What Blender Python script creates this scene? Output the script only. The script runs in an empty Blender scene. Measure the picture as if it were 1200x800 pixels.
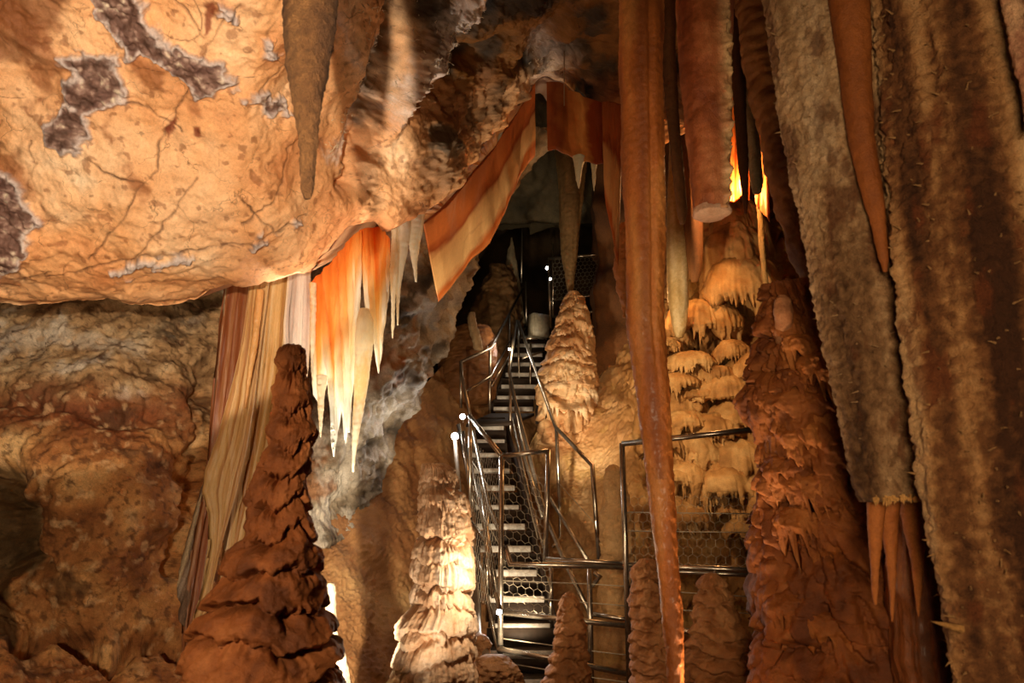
import bpy, math
import numpy as np

# ------------------------------------------------------------------ camera, world, lights
SC = bpy.context.scene
COL = SC.collection
CAMZ = 1.6
PITCH = math.atan(190 / 800)
cam = bpy.data.cameras.new('camera')
cam.lens = 24; cam.sensor_width = 36; cam.clip_start = 0.05
cam.dof.use_dof = True; cam.dof.focus_distance = 7.0; cam.dof.aperture_fstop = 4.0
camo = bpy.data.objects.new('camera', cam); COL.objects.link(camo)
camo.location = (0, 0, CAMZ); camo.rotation_euler = (math.pi / 2 + PITCH, 0, 0)
SC.camera = camo
SC.view_settings.view_transform = 'Standard'
SC.view_settings.look = 'None'
SC.view_settings.gamma = 1.0
SC.view_settings.exposure = 0.0
SC.view_settings.use_curve_mapping = False
wd = bpy.data.worlds.new('cave_dark'); SC.world = wd; wd.use_nodes = True
wd.node_tree.nodes['Background'].inputs[0].default_value = (1.0, 0.72, 0.45, 1)
wd.node_tree.nodes['Background'].inputs[1].default_value = 0.012

CP, SP = math.cos(PITCH), math.sin(PITCH)
def W(px, py, Y):
    """point on the vertical plane at distance Y that stands behind a photo pixel"""
    px = np.asarray(px, float); py = np.asarray(py, float); Y = np.asarray(Y, float)
    rx = (px - 600) / 800; ru = (400 - py) / 800
    ry = CP - SP * ru; rz = SP + CP * ru
    k = Y / ry
    return np.stack(np.broadcast_arrays(rx * k, Y, CAMZ + rz * k), -1)

def light(name, kind, loc, power, color, target=None, size=0.1, cone=60, blend=0.3):
    l = bpy.data.lights.new(name, kind); l.energy = power; l.color = color
    if kind in ('POINT', 'SPOT'): l.shadow_soft_size = size
    if kind == 'SPOT': l.spot_size = math.radians(cone); l.spot_blend = blend
    if kind == 'AREA': l.size = size
    o = bpy.data.objects.new(name, l); COL.objects.link(o); o.location = tuple(loc)
    if target is not None:
        from mathutils import Vector
        d = Vector(tuple(target)) - Vector(tuple(loc))
        o.rotation_euler = d.to_track_quat('-Z', 'Y').to_euler()
    return o
WARM = (1.0, 0.74, 0.45); WHITE = (1.0, 0.93, 0.82); AMBER = (1.0, 0.5, 0.18)
light('added_ceiling_spot', 'SPOT', (-0.36, -0.05, 1.90), 960, (1.0, 0.84, 0.63), W(40, 100, 3.4), .03, 54, .08)  # added spot near the camera; its cone edge stands in for a shadow edge
light('slope_flood', 'SPOT', W(356, 792, 4.3), 340, (1.0, 0.82, 0.58), W(455, 650, 7.6), .02, 64, .5)
light('drapery_back_spot', 'SPOT', W(424, 585, 5.75), 300, (1.0, 0.92, 0.78), W(410, 410, 5.1), .04, 46, .8)
light('drapery_front_spot', 'SPOT', W(380, 720, 4.55), 330, (1.0, 0.90, 0.74), W(412, 400, 5.0), .04, 44, .8)
light('left_wall_flood', 'SPOT', (-1.5, 0.9, 1.25), 310, (1, .80, .54), W(40, 560, 5.6), .12, 66, .6)
light('stalagmite_front_fill', 'SPOT', (-1.2, 0.3, 1.9), 160, (1, .74, .48), W(300, 650, 2.4), .06, 44, .5)  # fill added for the front of the rust-brown stalagmite, no lamp stands there
light('stalagmite_flood', 'POINT', W(574, 668, 4.85), 15, (1.0, 0.76, 0.50), None, .03)
light('stalagmite_fill', 'SPOT', W(470, 880, 4.2), 60, (1.0, 0.80, 0.58), W(505, 660, 5.2), .08, 50, .7)
light('arch_fill', 'SPOT', W(520, 620, 4.7), 330, (1.0, 0.80, 0.52), W(572, 225, 6.0), .05, 30, .8)  # unseen fill added to brighten the arch drapery
light('amber_lamp', 'POINT', W(864, 212, 7.0), 80, AMBER, None, .05)
light('amber_lamp', 'POINT', W(775, 348, 7.8), 9, AMBER, None, .05)
light('mound_flood', 'SPOT', W(715, 370, 5.7), 175, (1, .73, .43), W(850, 450, 7.8), .05, 86, .6)
light('beehive_flood', 'SPOT', W(610, 560, 7.4), 190, (1, .80, .56), W(680, 450, 9.6), .05, 70, .7)
light('stair_foot_fill', 'SPOT', W(600, 770, 6.0), 110, (1, .78, .52), W(600, 560, 8.4), .04, 80, .7)  # extra light put in so the treads and nosings read brighter
light('column_flood', 'SPOT', (0.1, -0.6, 1.7), 290, (1, .74, .46), W(1040, 400, 2.6), .3, 66, .6)
light('column_foot_flood', 'SPOT', W(835, 900, 3.0), 100, (1, .68, .38), W(770, 620, 3.0), .05, 84, .6)
light('stair_flood', 'POINT', W(600, 395, 10.0), 7, WARM, None, .1)

# ------------------------------------------------------------------ numeric helpers
RNG = np.random.RandomState(7)
PERM = np.concatenate([RNG.permutation(256)] * 3).astype(np.int32)
GRAD = RNG.normal(size=(256, 3)); GRAD /= np.linalg.norm(GRAD, axis=1)[:, None]
def noise(x, y, z=0.0):
    x, y, z = np.broadcast_arrays(np.asarray(x, float), np.asarray(y, float), np.asarray(z, float))
    xi = np.floor(x).astype(int); yi = np.floor(y).astype(int); zi = np.floor(z).astype(int)
    fx, fy, fz = x - xi, y - yi, z - zi
    xi &= 255; yi &= 255; zi &= 255
    u = fx ** 3 * (fx * (fx * 6 - 15) + 10); v = fy ** 3 * (fy * (fy * 6 - 15) + 10); w = fz ** 3 * (fz * (fz * 6 - 15) + 10)
    def g(dx, dy, dz):
        h = PERM[PERM[PERM[(xi + dx) & 255] + ((yi + dy) & 255)] + ((zi + dz) & 255)]
        G = GRAD[h]
        return G[..., 0] * (fx - dx) + G[..., 1] * (fy - dy) + G[..., 2] * (fz - dz)
    a = g(0,0,0) * (1-u) + g(1,0,0) * u; b = g(0,1,0) * (1-u) + g(1,1,0) * u
    c = g(0,0,1) * (1-u) + g(1,0,1) * u; d = g(0,1,1) * (1-u) + g(1,1,1) * u
    return 1.5 * ((a * (1-v) + b * v) * (1-w) + (c * (1-v) + d * v) * w)
def fbm(P, freq=1.0, oct=4, seed=0, gain=.5, scale=(1,1,1)):
    s = 0; a = 1.0; f = freq
    for o in range(oct):
        s = s + a * noise(P[..., 0] * f * scale[0] + seed * 13.7, P[..., 1] * f * scale[1] + seed * 7.1 + o * 5.3, P[..., 2] * f * scale[2] - seed * 3.3)
        a *= gain; f *= 2.03
    return s
def ridged(P, freq=1.0, oct=4, seed=0, scale=(1,1,1)):
    s = 0; a = 1.0; f = freq
    for o in range(oct):
        s = s + a * (1 - 2.2 * np.abs(noise(P[..., 0] * f * scale[0] + seed * 3.7, P[..., 1] * f * scale[1] + seed * 9.1, P[..., 2] * f * scale[2] + o * 4.1)))
        a *= .5; f *= 2.1
    return s * .5
def sstep(a, b, x):
    t = np.clip((x - a) / (b - a), 0, 1); return t * t * (3 - 2 * t)
def flow(s, z, h, drip, seed=0, warp=1.1, tooth=.55, flute=.35):
    """flowstone terraces: rounded domes ending in a fringe of pointed drips. 0..1"""
    w = noise(s / (h * 2.2), z / (h * 3.0), seed * 1.7) + .45 * noise(s / (h * .9), z / (h * 1.4), seed * 2.9)
    ph = z / h + warp * w
    cell = np.floor(ph + .3)
    n1 = np.sqrt(noise(s / drip, cell * 3.17 + .5 + z * .4, seed + .37) ** 2 + .004)
    n2 = np.sqrt(noise(s / (drip * .45), cell * 1.93, seed + 5.2) ** 2 + .004)
    am = .35 + .65 * sstep(-.25, .35, noise(s / (h * 1.6), z / (h * 1.2), seed + 8.8))
    ph2 = ph - tooth * am * (n1 * 1.3 + .4 * n2 - .25)
    f = ph2 - np.floor(ph2)
    p = np.sqrt(np.maximum(1 - f * f * .96, 0)) * sstep(0, .13, f)
    return p * (1 - flute * am * (1 - f) * (n1 * 1.5 + .6 * n2))
def shelves(TH, Z, h, seed, warp=.35, sharp=.1):
    """stacked ragged layers parted by dark horizontal crevices. -1..0"""
    cx, sx = np.cos(TH) * 1.4, np.sin(TH) * 1.4
    ph = Z / h + warp * (noise(cx, sx + seed, Z / h * .35) * 1.6 + .55 * noise(cx * 3, sx * 3 + seed, Z / h * .9) + .25 * noise(cx * 9, sx * 9, Z / h * 2))
    f = ph - np.floor(ph); e = np.minimum(f, (1 - f) * .55)
    st_ = sstep(-.3, .25, noise(cx * 1.5 + seed, sx * 1.5, np.floor(ph + .5) * 2.3))
    return -np.exp(-(e / sharp) ** 2) * (.25 + .75 * st_) - .35 * f
def lin(c):
    c = np.asarray(c, float) / 255.
    return np.where(c <= .04045, c / 12.92, ((c + .055) / 1.055) ** 2.4)
def ramp(t, *stops):
    xs = [s[0] for s in stops]; cs = np.array([lin(s[1]) for s in stops])
    return np.stack([np.interp(t, xs, cs[:, k]) for k in range(3)], -1)
def mixc(a, b, t):
    return a * (1 - t[..., None]) + b * t[..., None]
def curve(x, pts):
    p = np.array(sorted(pts), float); return np.interp(x, p[:, 0], p[:, 1])
def tps(pts):
    P = np.array(pts, float); n = len(P); s = 200.
    xy = P[:, :2] / s
    def K(a, b):
        r2 = ((a[:, None, :] - b[None]) ** 2).sum(-1)
        return np.where(r2 > 1e-12, .5 * r2 * np.log(np.maximum(r2, 1e-12)), 0)
    A = np.zeros((n + 3, n + 3)); A[:n, :n] = K(xy, xy) + np.eye(n) * .01
    A[:n, n] = 1; A[:n, n+1:] = xy; A[n, :n] = 1; A[n+1:, :n] = xy.T
    w = np.linalg.solve(A, np.concatenate([P[:, 2], np.zeros(3)]))
    def f(px, py):
        q = np.stack([px.ravel(), py.ravel()], -1) / s
        out = np.concatenate([K(q[i:i+20000], xy) @ w[:n] for i in range(0, len(q), 20000)])
        return (out + w[n] + q @ w[n+1:]).reshape(px.shape)
    return f
def poly_mask(px, py, pts, soft=6):
    """signed-distance softness mask of a closed outline"""
    P = np.array(pts, float); Q = np.roll(P, -1, 0)
    inside = np.zeros(px.shape, bool); d2 = np.full(px.shape, 1e9)
    for (x0, y0), (x1, y1) in zip(P, Q):
        c = ((y0 > py) != (y1 > py)) & (px < (x1 - x0) * (py - y0) / (y1 - y0 + 1e-9) + x0)
        inside ^= c
        t = np.clip(((px - x0) * (x1 - x0) + (py - y0) * (y1 - y0)) / ((x1-x0)**2 + (y1-y0)**2 + 1e-9), 0, 1)
        d2 = np.minimum(d2, (px - x0 - t * (x1-x0)) ** 2 + (py - y0 - t * (y1-y0)) ** 2)
    sd = np.where(inside, 1, -1) * np.sqrt(d2)
    return sd
def line_dist(px, py, pts):
    d2 = np.full(px.shape, 1e9)
    for (x0, y0), (x1, y1) in zip(pts[:-1], pts[1:]):
        t = np.clip(((px - x0) * (x1 - x0) + (py - y0) * (y1 - y0)) / ((x1-x0)**2 + (y1-y0)**2 + 1e-9), 0, 1)
        d2 = np.minimum(d2, (px - x0 - t * (x1-x0)) ** 2 + (py - y0 - t * (y1-y0)) ** 2)
    return np.sqrt(d2)

# ------------------------------------------------------------------ materials
MATS = {}
def rock_mat(name, rough=.7, bump=.35, scale=60., aniso=1.0, var=.25, spec=.35, transl=0., coat=0., grain2=9., cracks=0.):
    if name in MATS: return MATS[name]
    m = bpy.data.materials.new(name); m.use_nodes = True; nt = m.node_tree; N = nt.nodes; L = nt.links
    b = N['Principled BSDF']; out = N['Material Output']
    at = N.new('ShaderNodeAttribute'); at.attribute_name = 'Col'
    tc = N.new('ShaderNodeTexCoord'); mp = N.new('ShaderNodeMapping'); mp.inputs['Scale'].default_value = (1, 1, aniso)
    L.new(tc.outputs['Object'], mp.inputs['Vector'])
    n1 = N.new('ShaderNodeTexNoise'); n1.inputs['Scale'].default_value = scale; n1.inputs['Detail'].default_value = 5; n1.inputs['Roughness'].default_value = .65
    n2 = N.new('ShaderNodeTexNoise'); n2.inputs['Scale'].default_value = grain2; n2.inputs['Detail'].default_value = 8; n2.inputs['Roughness'].default_value = .7
    L.new(mp.outputs['Vector'], n1.inputs['Vector']); L.new(mp.outputs['Vector'], n2.inputs['Vector'])
    mr = N.new('ShaderNodeMapRange'); mr.inputs['From Min'].default_value = .34; mr.inputs['From Max'].default_value = .66
    mr.inputs['To Min'].default_value = 1 - var; mr.inputs['To Max'].default_value = 1 + var
    ad = N.new('ShaderNodeMath'); ad.operation = 'ADD'
    L.new(n1.outputs['Fac'], ad.inputs[0]); L.new(n2.outputs['Fac'], ad.inputs[1])
    n3 = N.new('ShaderNodeTexNoise'); n3.inputs['Scale'].default_value = scale * 2.7; n3.inputs['Detail'].default_value = 3; n3.inputs['Roughness'].default_value = .7
    L.new(mp.outputs['Vector'], n3.inputs['Vector'])
    ad3 = N.new('ShaderNodeMath'); ad3.operation = 'ADD'; L.new(ad.outputs[0], ad3.inputs[0]); L.new(n3.outputs['Fac'], ad3.inputs[1])
    hf = N.new('ShaderNodeMath'); hf.operation = 'MULTIPLY'; hf.inputs[1].default_value = .333
    L.new(ad3.outputs[0], hf.inputs[0]); L.new(hf.outputs[0], mr.inputs['Value'])
    mu = N.new('ShaderNodeVectorMath'); mu.operation = 'SCALE'
    L.new(at.outputs['Color'], mu.inputs[0]); L.new(mr.outputs[0], mu.inputs['Scale'])
    if cracks:
        vo = N.new('ShaderNodeTexVoronoi'); vo.feature = 'DISTANCE_TO_EDGE'; vo.inputs['Scale'].default_value = cracks
        nw = N.new('ShaderNodeTexNoise'); nw.inputs['Scale'].default_value = 5; nw.inputs['Detail'].default_value = 5
        va = N.new('ShaderNodeVectorMath'); va.operation = 'MULTIPLY_ADD'; va.inputs[1].default_value = (.35, .35, .35)
        L.new(tc.outputs['Object'], nw.inputs['Vector']); L.new(nw.outputs['Color'], va.inputs[0]); L.new(tc.outputs['Object'], va.inputs[2]); L.new(va.outputs[0], vo.inputs['Vector'])
        cm = N.new('ShaderNodeMapRange'); cm.inputs['From Min'].default_value = .0; cm.inputs['From Max'].default_value = .012; cm.inputs['To Min'].default_value = .42; cm.inputs['To Max'].default_value = 1
        ms = N.new('ShaderNodeMapRange'); ms.inputs['From Min'].default_value = .46; ms.inputs['From Max'].default_value = .6
        L.new(n2.outputs['Fac'], ms.inputs['Value']); L.new(vo.outputs['Distance'], cm.inputs['Value'])
        mxx = N.new('ShaderNodeMix'); mxx.data_type = 'FLOAT'; L.new(ms.outputs[0], mxx.inputs['Factor']); mxx.inputs['A'].default_value = 1; L.new(cm.outputs[0], mxx.inputs['B'])
        mu2 = N.new('ShaderNodeVectorMath'); mu2.operation = 'SCALE'; L.new(mu.outputs[0], mu2.inputs[0]); L.new(mxx.outputs['Result'], mu2.inputs['Scale']); mu = mu2
        h2 = N.new('ShaderNodeMath'); h2.operation = 'MULTIPLY'; L.new(hf.outputs[0], h2.inputs[0]); L.new(mxx.outputs['Result'], h2.inputs[1]); hf = h2
    L.new(mu.outputs[0], b.inputs['Base Color'])
    b.inputs['Specular IOR Level'].default_value = spec
    rr = N.new('ShaderNodeMapRange'); rr.inputs['To Min'].default_value = max(.05, rough - .18); rr.inputs['To Max'].default_value = min(1, rough + .18)
    L.new(n2.outputs['Fac'], rr.inputs['Value']); L.new(rr.outputs[0], b.inputs['Roughness'])
    if coat: b.inputs['Coat Weight'].default_value = coat; b.inputs['Coat Roughness'].default_value = .25
    bp = N.new('ShaderNodeBump'); bp.inputs['Strength'].default_value = bump; bp.inputs['Distance'].default_value = .032
    L.new(hf.outputs[0], bp.inputs['Height']); L.new(bp.outputs[0], b.inputs['Normal'])
    if transl:
        t = N.new('ShaderNodeBsdfTranslucent'); mx = N.new('ShaderNodeMixShader'); mx.inputs[0].default_value = transl
        L.new(mu.outputs[0], t.inputs['Color'])
        L.new(b.outputs[0], mx.inputs[1]); L.new(t.outputs[0], mx.inputs[2]); L.new(mx.outputs[0], out.inputs['Surface'])
    MATS[name] = m; return m
def plain_mat(name, color, rough=.4, metal=0., emit=0., ecol=None, scale=25.):
    if name in MATS: return MATS[name]
    m = bpy.data.materials.new(name); m.use_nodes = True; nt = m.node_tree; N = nt.nodes; L = nt.links
    b = N['Principled BSDF']; c = lin(color)
    n = N.new('ShaderNodeTexNoise'); n.inputs['Scale'].default_value = scale; n.inputs['Detail'].default_value = 4
    cr = N.new('ShaderNodeValToRGB')
    cr.color_ramp.elements[0].position = .3; cr.color_ramp.elements[0].color = (*(c * .72), 1)
    cr.color_ramp.elements[1].position = .7; cr.color_ramp.elements[1].color = (*np.minimum(c * 1.1, 1), 1)
    tc = N.new('ShaderNodeTexCoord'); L.new(tc.outputs['Object'], n.inputs['Vector'])
    L.new(n.outputs['Fac'], cr.inputs[0]); L.new(cr.outputs[0], b.inputs['Base Color'])
    b.inputs['Roughness'].default_value = rough; b.inputs['Metallic'].default_value = metal
    if emit: b.inputs['Emission Color'].default_value = (*(ecol or (1, 1, 1)), 1); b.inputs['Emission Strength'].default_value = emit
    MATS[name] = m; return m
M_CEIL = rock_mat('ceiling_limestone', .62, .5, 55, 1, .26, cracks=2.6)
M_ROCK = rock_mat('weathered_limestone', .72, .7, 48, 1, .45, cracks=3.2)
M_FLOW = rock_mat('flowstone', .58, .5, 70, 1, .28, .3)
M_WET = rock_mat('wet_flowstone', .48, .5, 60, .6, .3, .5, coat=.12)
M_FUZZ = rock_mat('crusted_calcite', .78, 1., 90, .7, .5, .25, grain2=14)
M_TRANS = rock_mat('translucent_calcite', .35, .2, 60, .2, .12, .5, transl=.55)
M_CURT = rock_mat('banded_calcite', .42, .2, 60, .3, .14, .5, transl=.3)
M_STEEL = plain_mat('stainless_steel', (196, 186, 170), .27, .95)
M_WIRE = plain_mat('galvanised_wire', (190, 178, 155), .45, .6)
M_TREAD = plain_mat('dark_grating', (62, 50, 40), .7, .2)
M_NOSE = plain_mat('pale_nosing', (206, 200, 190), .6, 0)
M_BOX = plain_mat('cream_enclosure', (150, 144, 126), .5)
M_BLACK = plain_mat('lamp_housing', (30, 30, 32), .45, .3)
M_LED = plain_mat('led_lens', (255, 255, 255), .3, 0, 60, (1, .96, .92))
M_PIPE = plain_mat('grey_conduit', (120, 104, 84), .6)

# ------------------------------------------------------------------ object helpers
def mesh_obj(name, V, F, mat, col=None, parent=None, smooth=True, loc=None):
    V = np.asarray(V, float).reshape(-1, 3)
    me = bpy.data.meshes.new(name)
    if isinstance(F, tuple) and isinstance(F[0], np.ndarray):
        q, t3 = F; nf = len(q) + len(t3); loops = np.concatenate([q.ravel(), t3.ravel()])
        starts = np.concatenate([np.arange(len(q)) * 4, len(q) * 4 + np.arange(len(t3)) * 3])
    elif isinstance(F, np.ndarray) and F.ndim == 2:
        nf, k = F.shape; loops = F.ravel(); starts = np.arange(nf) * k
    else:
        ln = [len(f) for f in F]; nf = len(F); loops = np.concatenate([np.asarray(f) for f in F]); starts = np.concatenate([[0], np.cumsum(ln)[:-1]])
    origin = np.zeros(3) if loc is None else np.asarray(loc, float)
    me.vertices.add(len(V)); me.vertices.foreach_set('co', (V - origin).astype(np.float32).ravel())
    me.loops.add(len(loops)); me.loops.foreach_set('vertex_index', loops.astype(np.int32))
    me.polygons.add(nf); me.polygons.foreach_set('loop_start', starts.astype(np.int32))
    me.update(calc_edges=True); me.validate()
    if smooth: me.polygons.foreach_set('use_smooth', np.ones(len(me.polygons), bool))
    if col is not None:
        c = np.ones((len(V), 4), np.float32); c[:, :3] = np.clip(np.asarray(col).reshape(-1, 3), .002, .95)
        a = me.color_attributes.new('Col', 'FLOAT_COLOR', 'POINT'); a.data.foreach_set('color', c.ravel())
    if mat: me.materials.append(mat)
    o = bpy.data.objects.new(name, me); COL.objects.link(o)
    o.location = tuple(origin)
    if parent is not None:
        o.parent = parent
        o.location = tuple(origin - np.array(parent.location))
    return o
def tag(o, label, cat, group=None, kind=None):
    if label: o['label'] = label
    if cat: o['category'] = cat
    if group: o['group'] = group
    if kind: o['kind'] = kind
    return o
def thing(name, label, cat, loc, group=None):
    o = bpy.data.objects.new(name, None); COL.objects.link(o); o.location = tuple(loc); o.empty_display_size = .1
    return tag(o, label, cat, group)
def quad_grid(nu, nv, wrap=False):
    i, j = np.meshgrid(np.arange(nv - 1), np.arange(nu if wrap else nu - 1), indexing='ij')
    j2 = (j + 1) % nu
    return np.stack([i * nu + j, i * nu + j2, (i + 1) * nu + j2, (i + 1) * nu + j], -1).reshape(-1, 4)
def grid_normals(P):
    du = np.gradient(P, axis=1); dv = np.gradient(P, axis=0)
    n = np.cross(du, dv); n /= np.linalg.norm(n, axis=-1)[..., None] + 1e-9
    toc = np.array([0, 0, CAMZ]) - P
    n *= np.sign((n * toc).sum(-1))[..., None] + 1e-9
    return n
def patch(name, PX, PY, PYd, mat, disp, colf, skirt=1.0, sdir=(0, 1, .15)):
    """rock face: grid of points, relief along its normals, turned-back rim"""
    P = W(PX, PY, PYd); n = grid_normals(P)
    d = disp(P, PX, PY)
    P2 = P + n * d[..., None]
    c = colf(P2, PX, PY, d)
    nv, nu = PX.shape
    V = P2.reshape(-1, 3); C = c.reshape(-1, 3)
    F = quad_grid(nu, nv)
    rim = np.concatenate([np.arange(nu), np.arange(1, nv) * nu + nu - 1, (nv - 1) * nu + np.arange(nu - 2, -1, -1), np.arange(nv - 2, 0, -1) * nu])
    m = len(rim); base = len(V); rings = 6
    Vs = [V]; Cs = [C]; Fs = [F]; prev = rim
    for k in range(1, rings + 1):
        t = k / rings; w = fbm(V[rim], 1.5, 3, 4) * .25 * t
        q = V[rim] + np.array(sdir) * (skirt * t) + w[:, None] * np.array([.3, .3, 1])
        Vs.append(q); Cs.append(C[rim] * .9)
        cur = base + (k - 1) * m + np.arange(m)
        Fs.append(np.stack([prev, np.roll(prev, -1), np.roll(cur, -1), cur], -1)); prev = cur
    o = mesh_obj(name, np.concatenate(Vs), np.concatenate(Fs), mat, np.concatenate(Cs))
    return o
def smooth1(a, k):
    if k < 2: return a
    ker = np.hanning(k + 2)[1:-1]; ker /= ker.sum()
    return np.convolve(np.pad(a, k, mode='edge'), ker, 'same')[k:-k]
def tube(name, prof, Y, mat, colf, disp=None, nz=260, nt=96, depth=1.0, seed=0, smooth_k=9, parent=None, tip=False, zpow=1.0):
    """round-bodied formation from a measured outline: (py, left px, right px[, Y])"""
    pr = np.array([(p[0], p[1], p[2], p[3] if len(p) > 3 else Y) for p in prof], float)
    A = W(pr[:, 1], pr[:, 0], pr[:, 3]); B = W(pr[:, 2], pr[:, 0], pr[:, 3])
    z = A[:, 2]; o = np.argsort(z); z = z[o]
    cx = ((A + B) / 2)[o, 0]; cy = pr[o, 3]; r = (np.abs(B[:, 0] - A[:, 0]) / 2)[o]
    t = np.linspace(0, 1, nz); zz = z[0] + (z[-1] - z[0]) * t
    CX = smooth1(np.interp(zz, z, cx), smooth_k); CY = smooth1(np.interp(zz, z, cy), smooth_k)
    R = smooth1(np.interp(zz, z, r), smooth_k)
    th = np.linspace(0, 2 * np.pi, nt, endpoint=False)
    TH, ZZ = np.meshgrid(th, zz); RR = R[:, None] + 0 * TH
    dirx, diry = np.cos(TH), np.sin(TH) * depth
    P = np.stack([CX[:, None] + RR * dirx, CY[:, None] + RR * diry, ZZ], -1)
    d = disp(P, TH, ZZ, RR) if disp else np.zeros_like(RR)
    P2 = P + np.stack([dirx, diry, 0 * dirx], -1) * d[..., None]
    c = colf(P2, TH, ZZ, d)
    nv, nu = TH.shape
    V = P2.reshape(-1, 3)
    n0 = len(V)
    capb = P2[0].mean(0) - np.array([0, 0, .3 * R[0] if tip else 0]); capt = P2[-1].mean(0) + np.array([0, 0, .3 * R[-1] if tip else 0])
    V = np.concatenate([V, [capb, capt]]); C = np.concatenate([c.reshape(-1, 3), [c[0].mean(0), c[-1].mean(0)]])
    Ft = [(n0, (j + 1) % nu, j) for j in range(nu)] + [(n0 + 1, (nv - 1) * nu + j, (nv - 1) * nu + (j + 1) % nu) for j in range(nu)]
    F4 = quad_grid(nu, nv, True)
    Fd = np.array(Ft)
    return mesh_obj(name, V, (F4, Fd), mat, C, parent=parent, loc=None)
def sheet(name, top, bot, mat, colf, nu=120, nv=120, thick=.03, fold=.06, ffreq=5., seed=0, parent=None, mid=None, edge=.004, across=False, ribs=.35):
    """hanging curtain: top and bottom lines of (px, py, Y), thin towards the rim"""
    def samp(pts, n):
        p = np.array(pts, float); q = W(p[:, 0], p[:, 1], p[:, 2])
        s = np.concatenate([[0], np.cumsum(np.hypot(np.diff(p[:, 0]), np.diff(p[:, 1])))]); s /= s[-1]
        return q, s
    u = np.linspace(0, 1, nu); v = np.linspace(0, 1, nv)
    qt, st = samp(top, nu); qb, sb = samp(bot, nu)
    T = np.stack([np.interp(u, st, qt[:, k]) for k in range(3)], -1); B = np.stack([np.interp(u, sb, qb[:, k]) for k in range(3)], -1)
    P = T[None] * (1 - v[:, None, None]) + B[None] * v[:, None, None]
    if mid is not None:
        qm, sm = samp(mid, nu); Mx = np.stack([np.interp(u, sm, qm[:, k]) for k in range(3)], -1)
        off = Mx - (T + B) / 2
        P = P + off[None] * (4 * v * (1 - v))[:, None, None]
    U, Vv = np.meshgrid(u, v)
    if across: wv = noise(Vv * ffreq + seed * 3.1, U * 1.1 + seed, seed * .7) + .35 * noise(Vv * ffreq * 2.6, U * 1.5, seed + 3.3)
    else: wv = noise(U * ffreq + seed * 3.1, Vv * 1.2 + seed, seed * .7) + .4 * noise(U * ffreq * 2.3, Vv * 2, seed + 3.3)
    P = P + np.stack([.4 * wv * fold * across, wv * fold * (.25 + .75 * (U if across else Vv)), 0 * wv], -1)
    n = grid_normals(P)
    th = (thick * (1 - .55 * Vv) * np.minimum(1, np.minimum(U, 1 - U) * 12 + .25) * np.minimum(1, (1 - Vv) * 20 + .2) + edge)
    bumpy = 1 + ribs * fbm(P, 30, 2, seed, scale=(1, 1, .12))
    Fp = P + n * (th * .5 * bumpy)[..., None]; Bp = P - n * (th * .5 * bumpy)[..., None]
    c = colf(P, U, Vv)
    N0 = nu * nv
    Fq = quad_grid(nu, nv); Fb = Fq[:, ::-1] + N0
    rim = np.concatenate([np.arange(nu), np.arange(1, nv) * nu + nu - 1, (nv - 1) * nu + np.arange(nu - 2, -1, -1), np.arange(nv - 2, 0, -1) * nu])
    r2 = np.roll(rim, -1)
    Fr = np.stack([rim, rim + N0, r2 + N0, r2], -1)
    return mesh_obj(name, np.concatenate([Fp.reshape(-1, 3), Bp.reshape(-1, 3)]), np.concatenate([Fq, Fb, Fr]), mat, np.concatenate([c.reshape(-1, 3)] * 2), parent=parent)
def pipe(name, pts, r, mat, parent=None, n=10):
    """round bar through real points, mitred at the bends"""
    P = np.asarray(pts, float); m = len(P)
    tg = np.zeros_like(P); tg[1:-1] = P[2:] - P[:-2]; tg[0] = P[1] - P[0]; tg[-1] = P[-1] - P[-2]
    if m > 2:
        a = P[1:-1] - P[:-2]; b = P[2:] - P[1:-1]
        a /= np.linalg.norm(a, axis=1)[:, None]; b /= np.linalg.norm(b, axis=1)[:, None]; tg[1:-1] = a + b
    tg /= np.linalg.norm(tg, axis=1)[:, None]
    ref = np.array([0, 0, 1.]) if abs(tg[0][2]) < .9 else np.array([0, 1., 0])
    V = []; e1 = np.cross(tg[0], ref)
    for k in range(m):
        e1 = e1 - tg[k] * (e1 @ tg[k]); e1 /= np.linalg.norm(e1); e2 = np.cross(tg[k], e1)
        s = 1.0
        if 0 < k < m - 1:
            a = P[k] - P[k-1]; a /= np.linalg.norm(a); s = 1 / max(.5, abs(a @ tg[k]))
        rr = r[k] if hasattr(r, '__len__') else r
        for j in range(n):
            t = 2 * math.pi * j / n; V.append(P[k] + (e1 * math.cos(t) + e2 * math.sin(t)) * rr * (1 + (s - 1) * .5))
    F = [tuple(x) for x in quad_grid(n, m, True)] + [tuple(range(n))[::-1], tuple((m - 1) * n + j for j in range(n))]
    return mesh_obj(name, V, F, mat, parent=parent)
def pp(*pts): return [W(*p) for p in pts]
def box(name, c, size, mat, parent=None, rot=0., bevel=.0):
    x, y, z = np.array(size) / 2; b = bevel or min(size) * .06
    V = []
    for sz, inn in ((-z, b), (-z + b, 0), (z - b, 0), (z, b)):
        for sx, sy in ((-1,-1),(1,-1),(1,1),(-1,1)): V.append((sx * (x - inn), sy * (y - inn), sz))
    V = np.array(V); cr, sr = math.cos(rot), math.sin(rot)
    V = np.stack([V[:, 0] * cr - V[:, 1] * sr, V[:, 0] * sr + V[:, 1] * cr, V[:, 2]], -1) + np.asarray(c)
    F = [tuple(f) for f in quad_grid(4, 4, True)] + [(3, 2, 1, 0), (12, 13, 14, 15)]
    return mesh_obj(name, V, F, mat, parent=parent, smooth=False)

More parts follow.
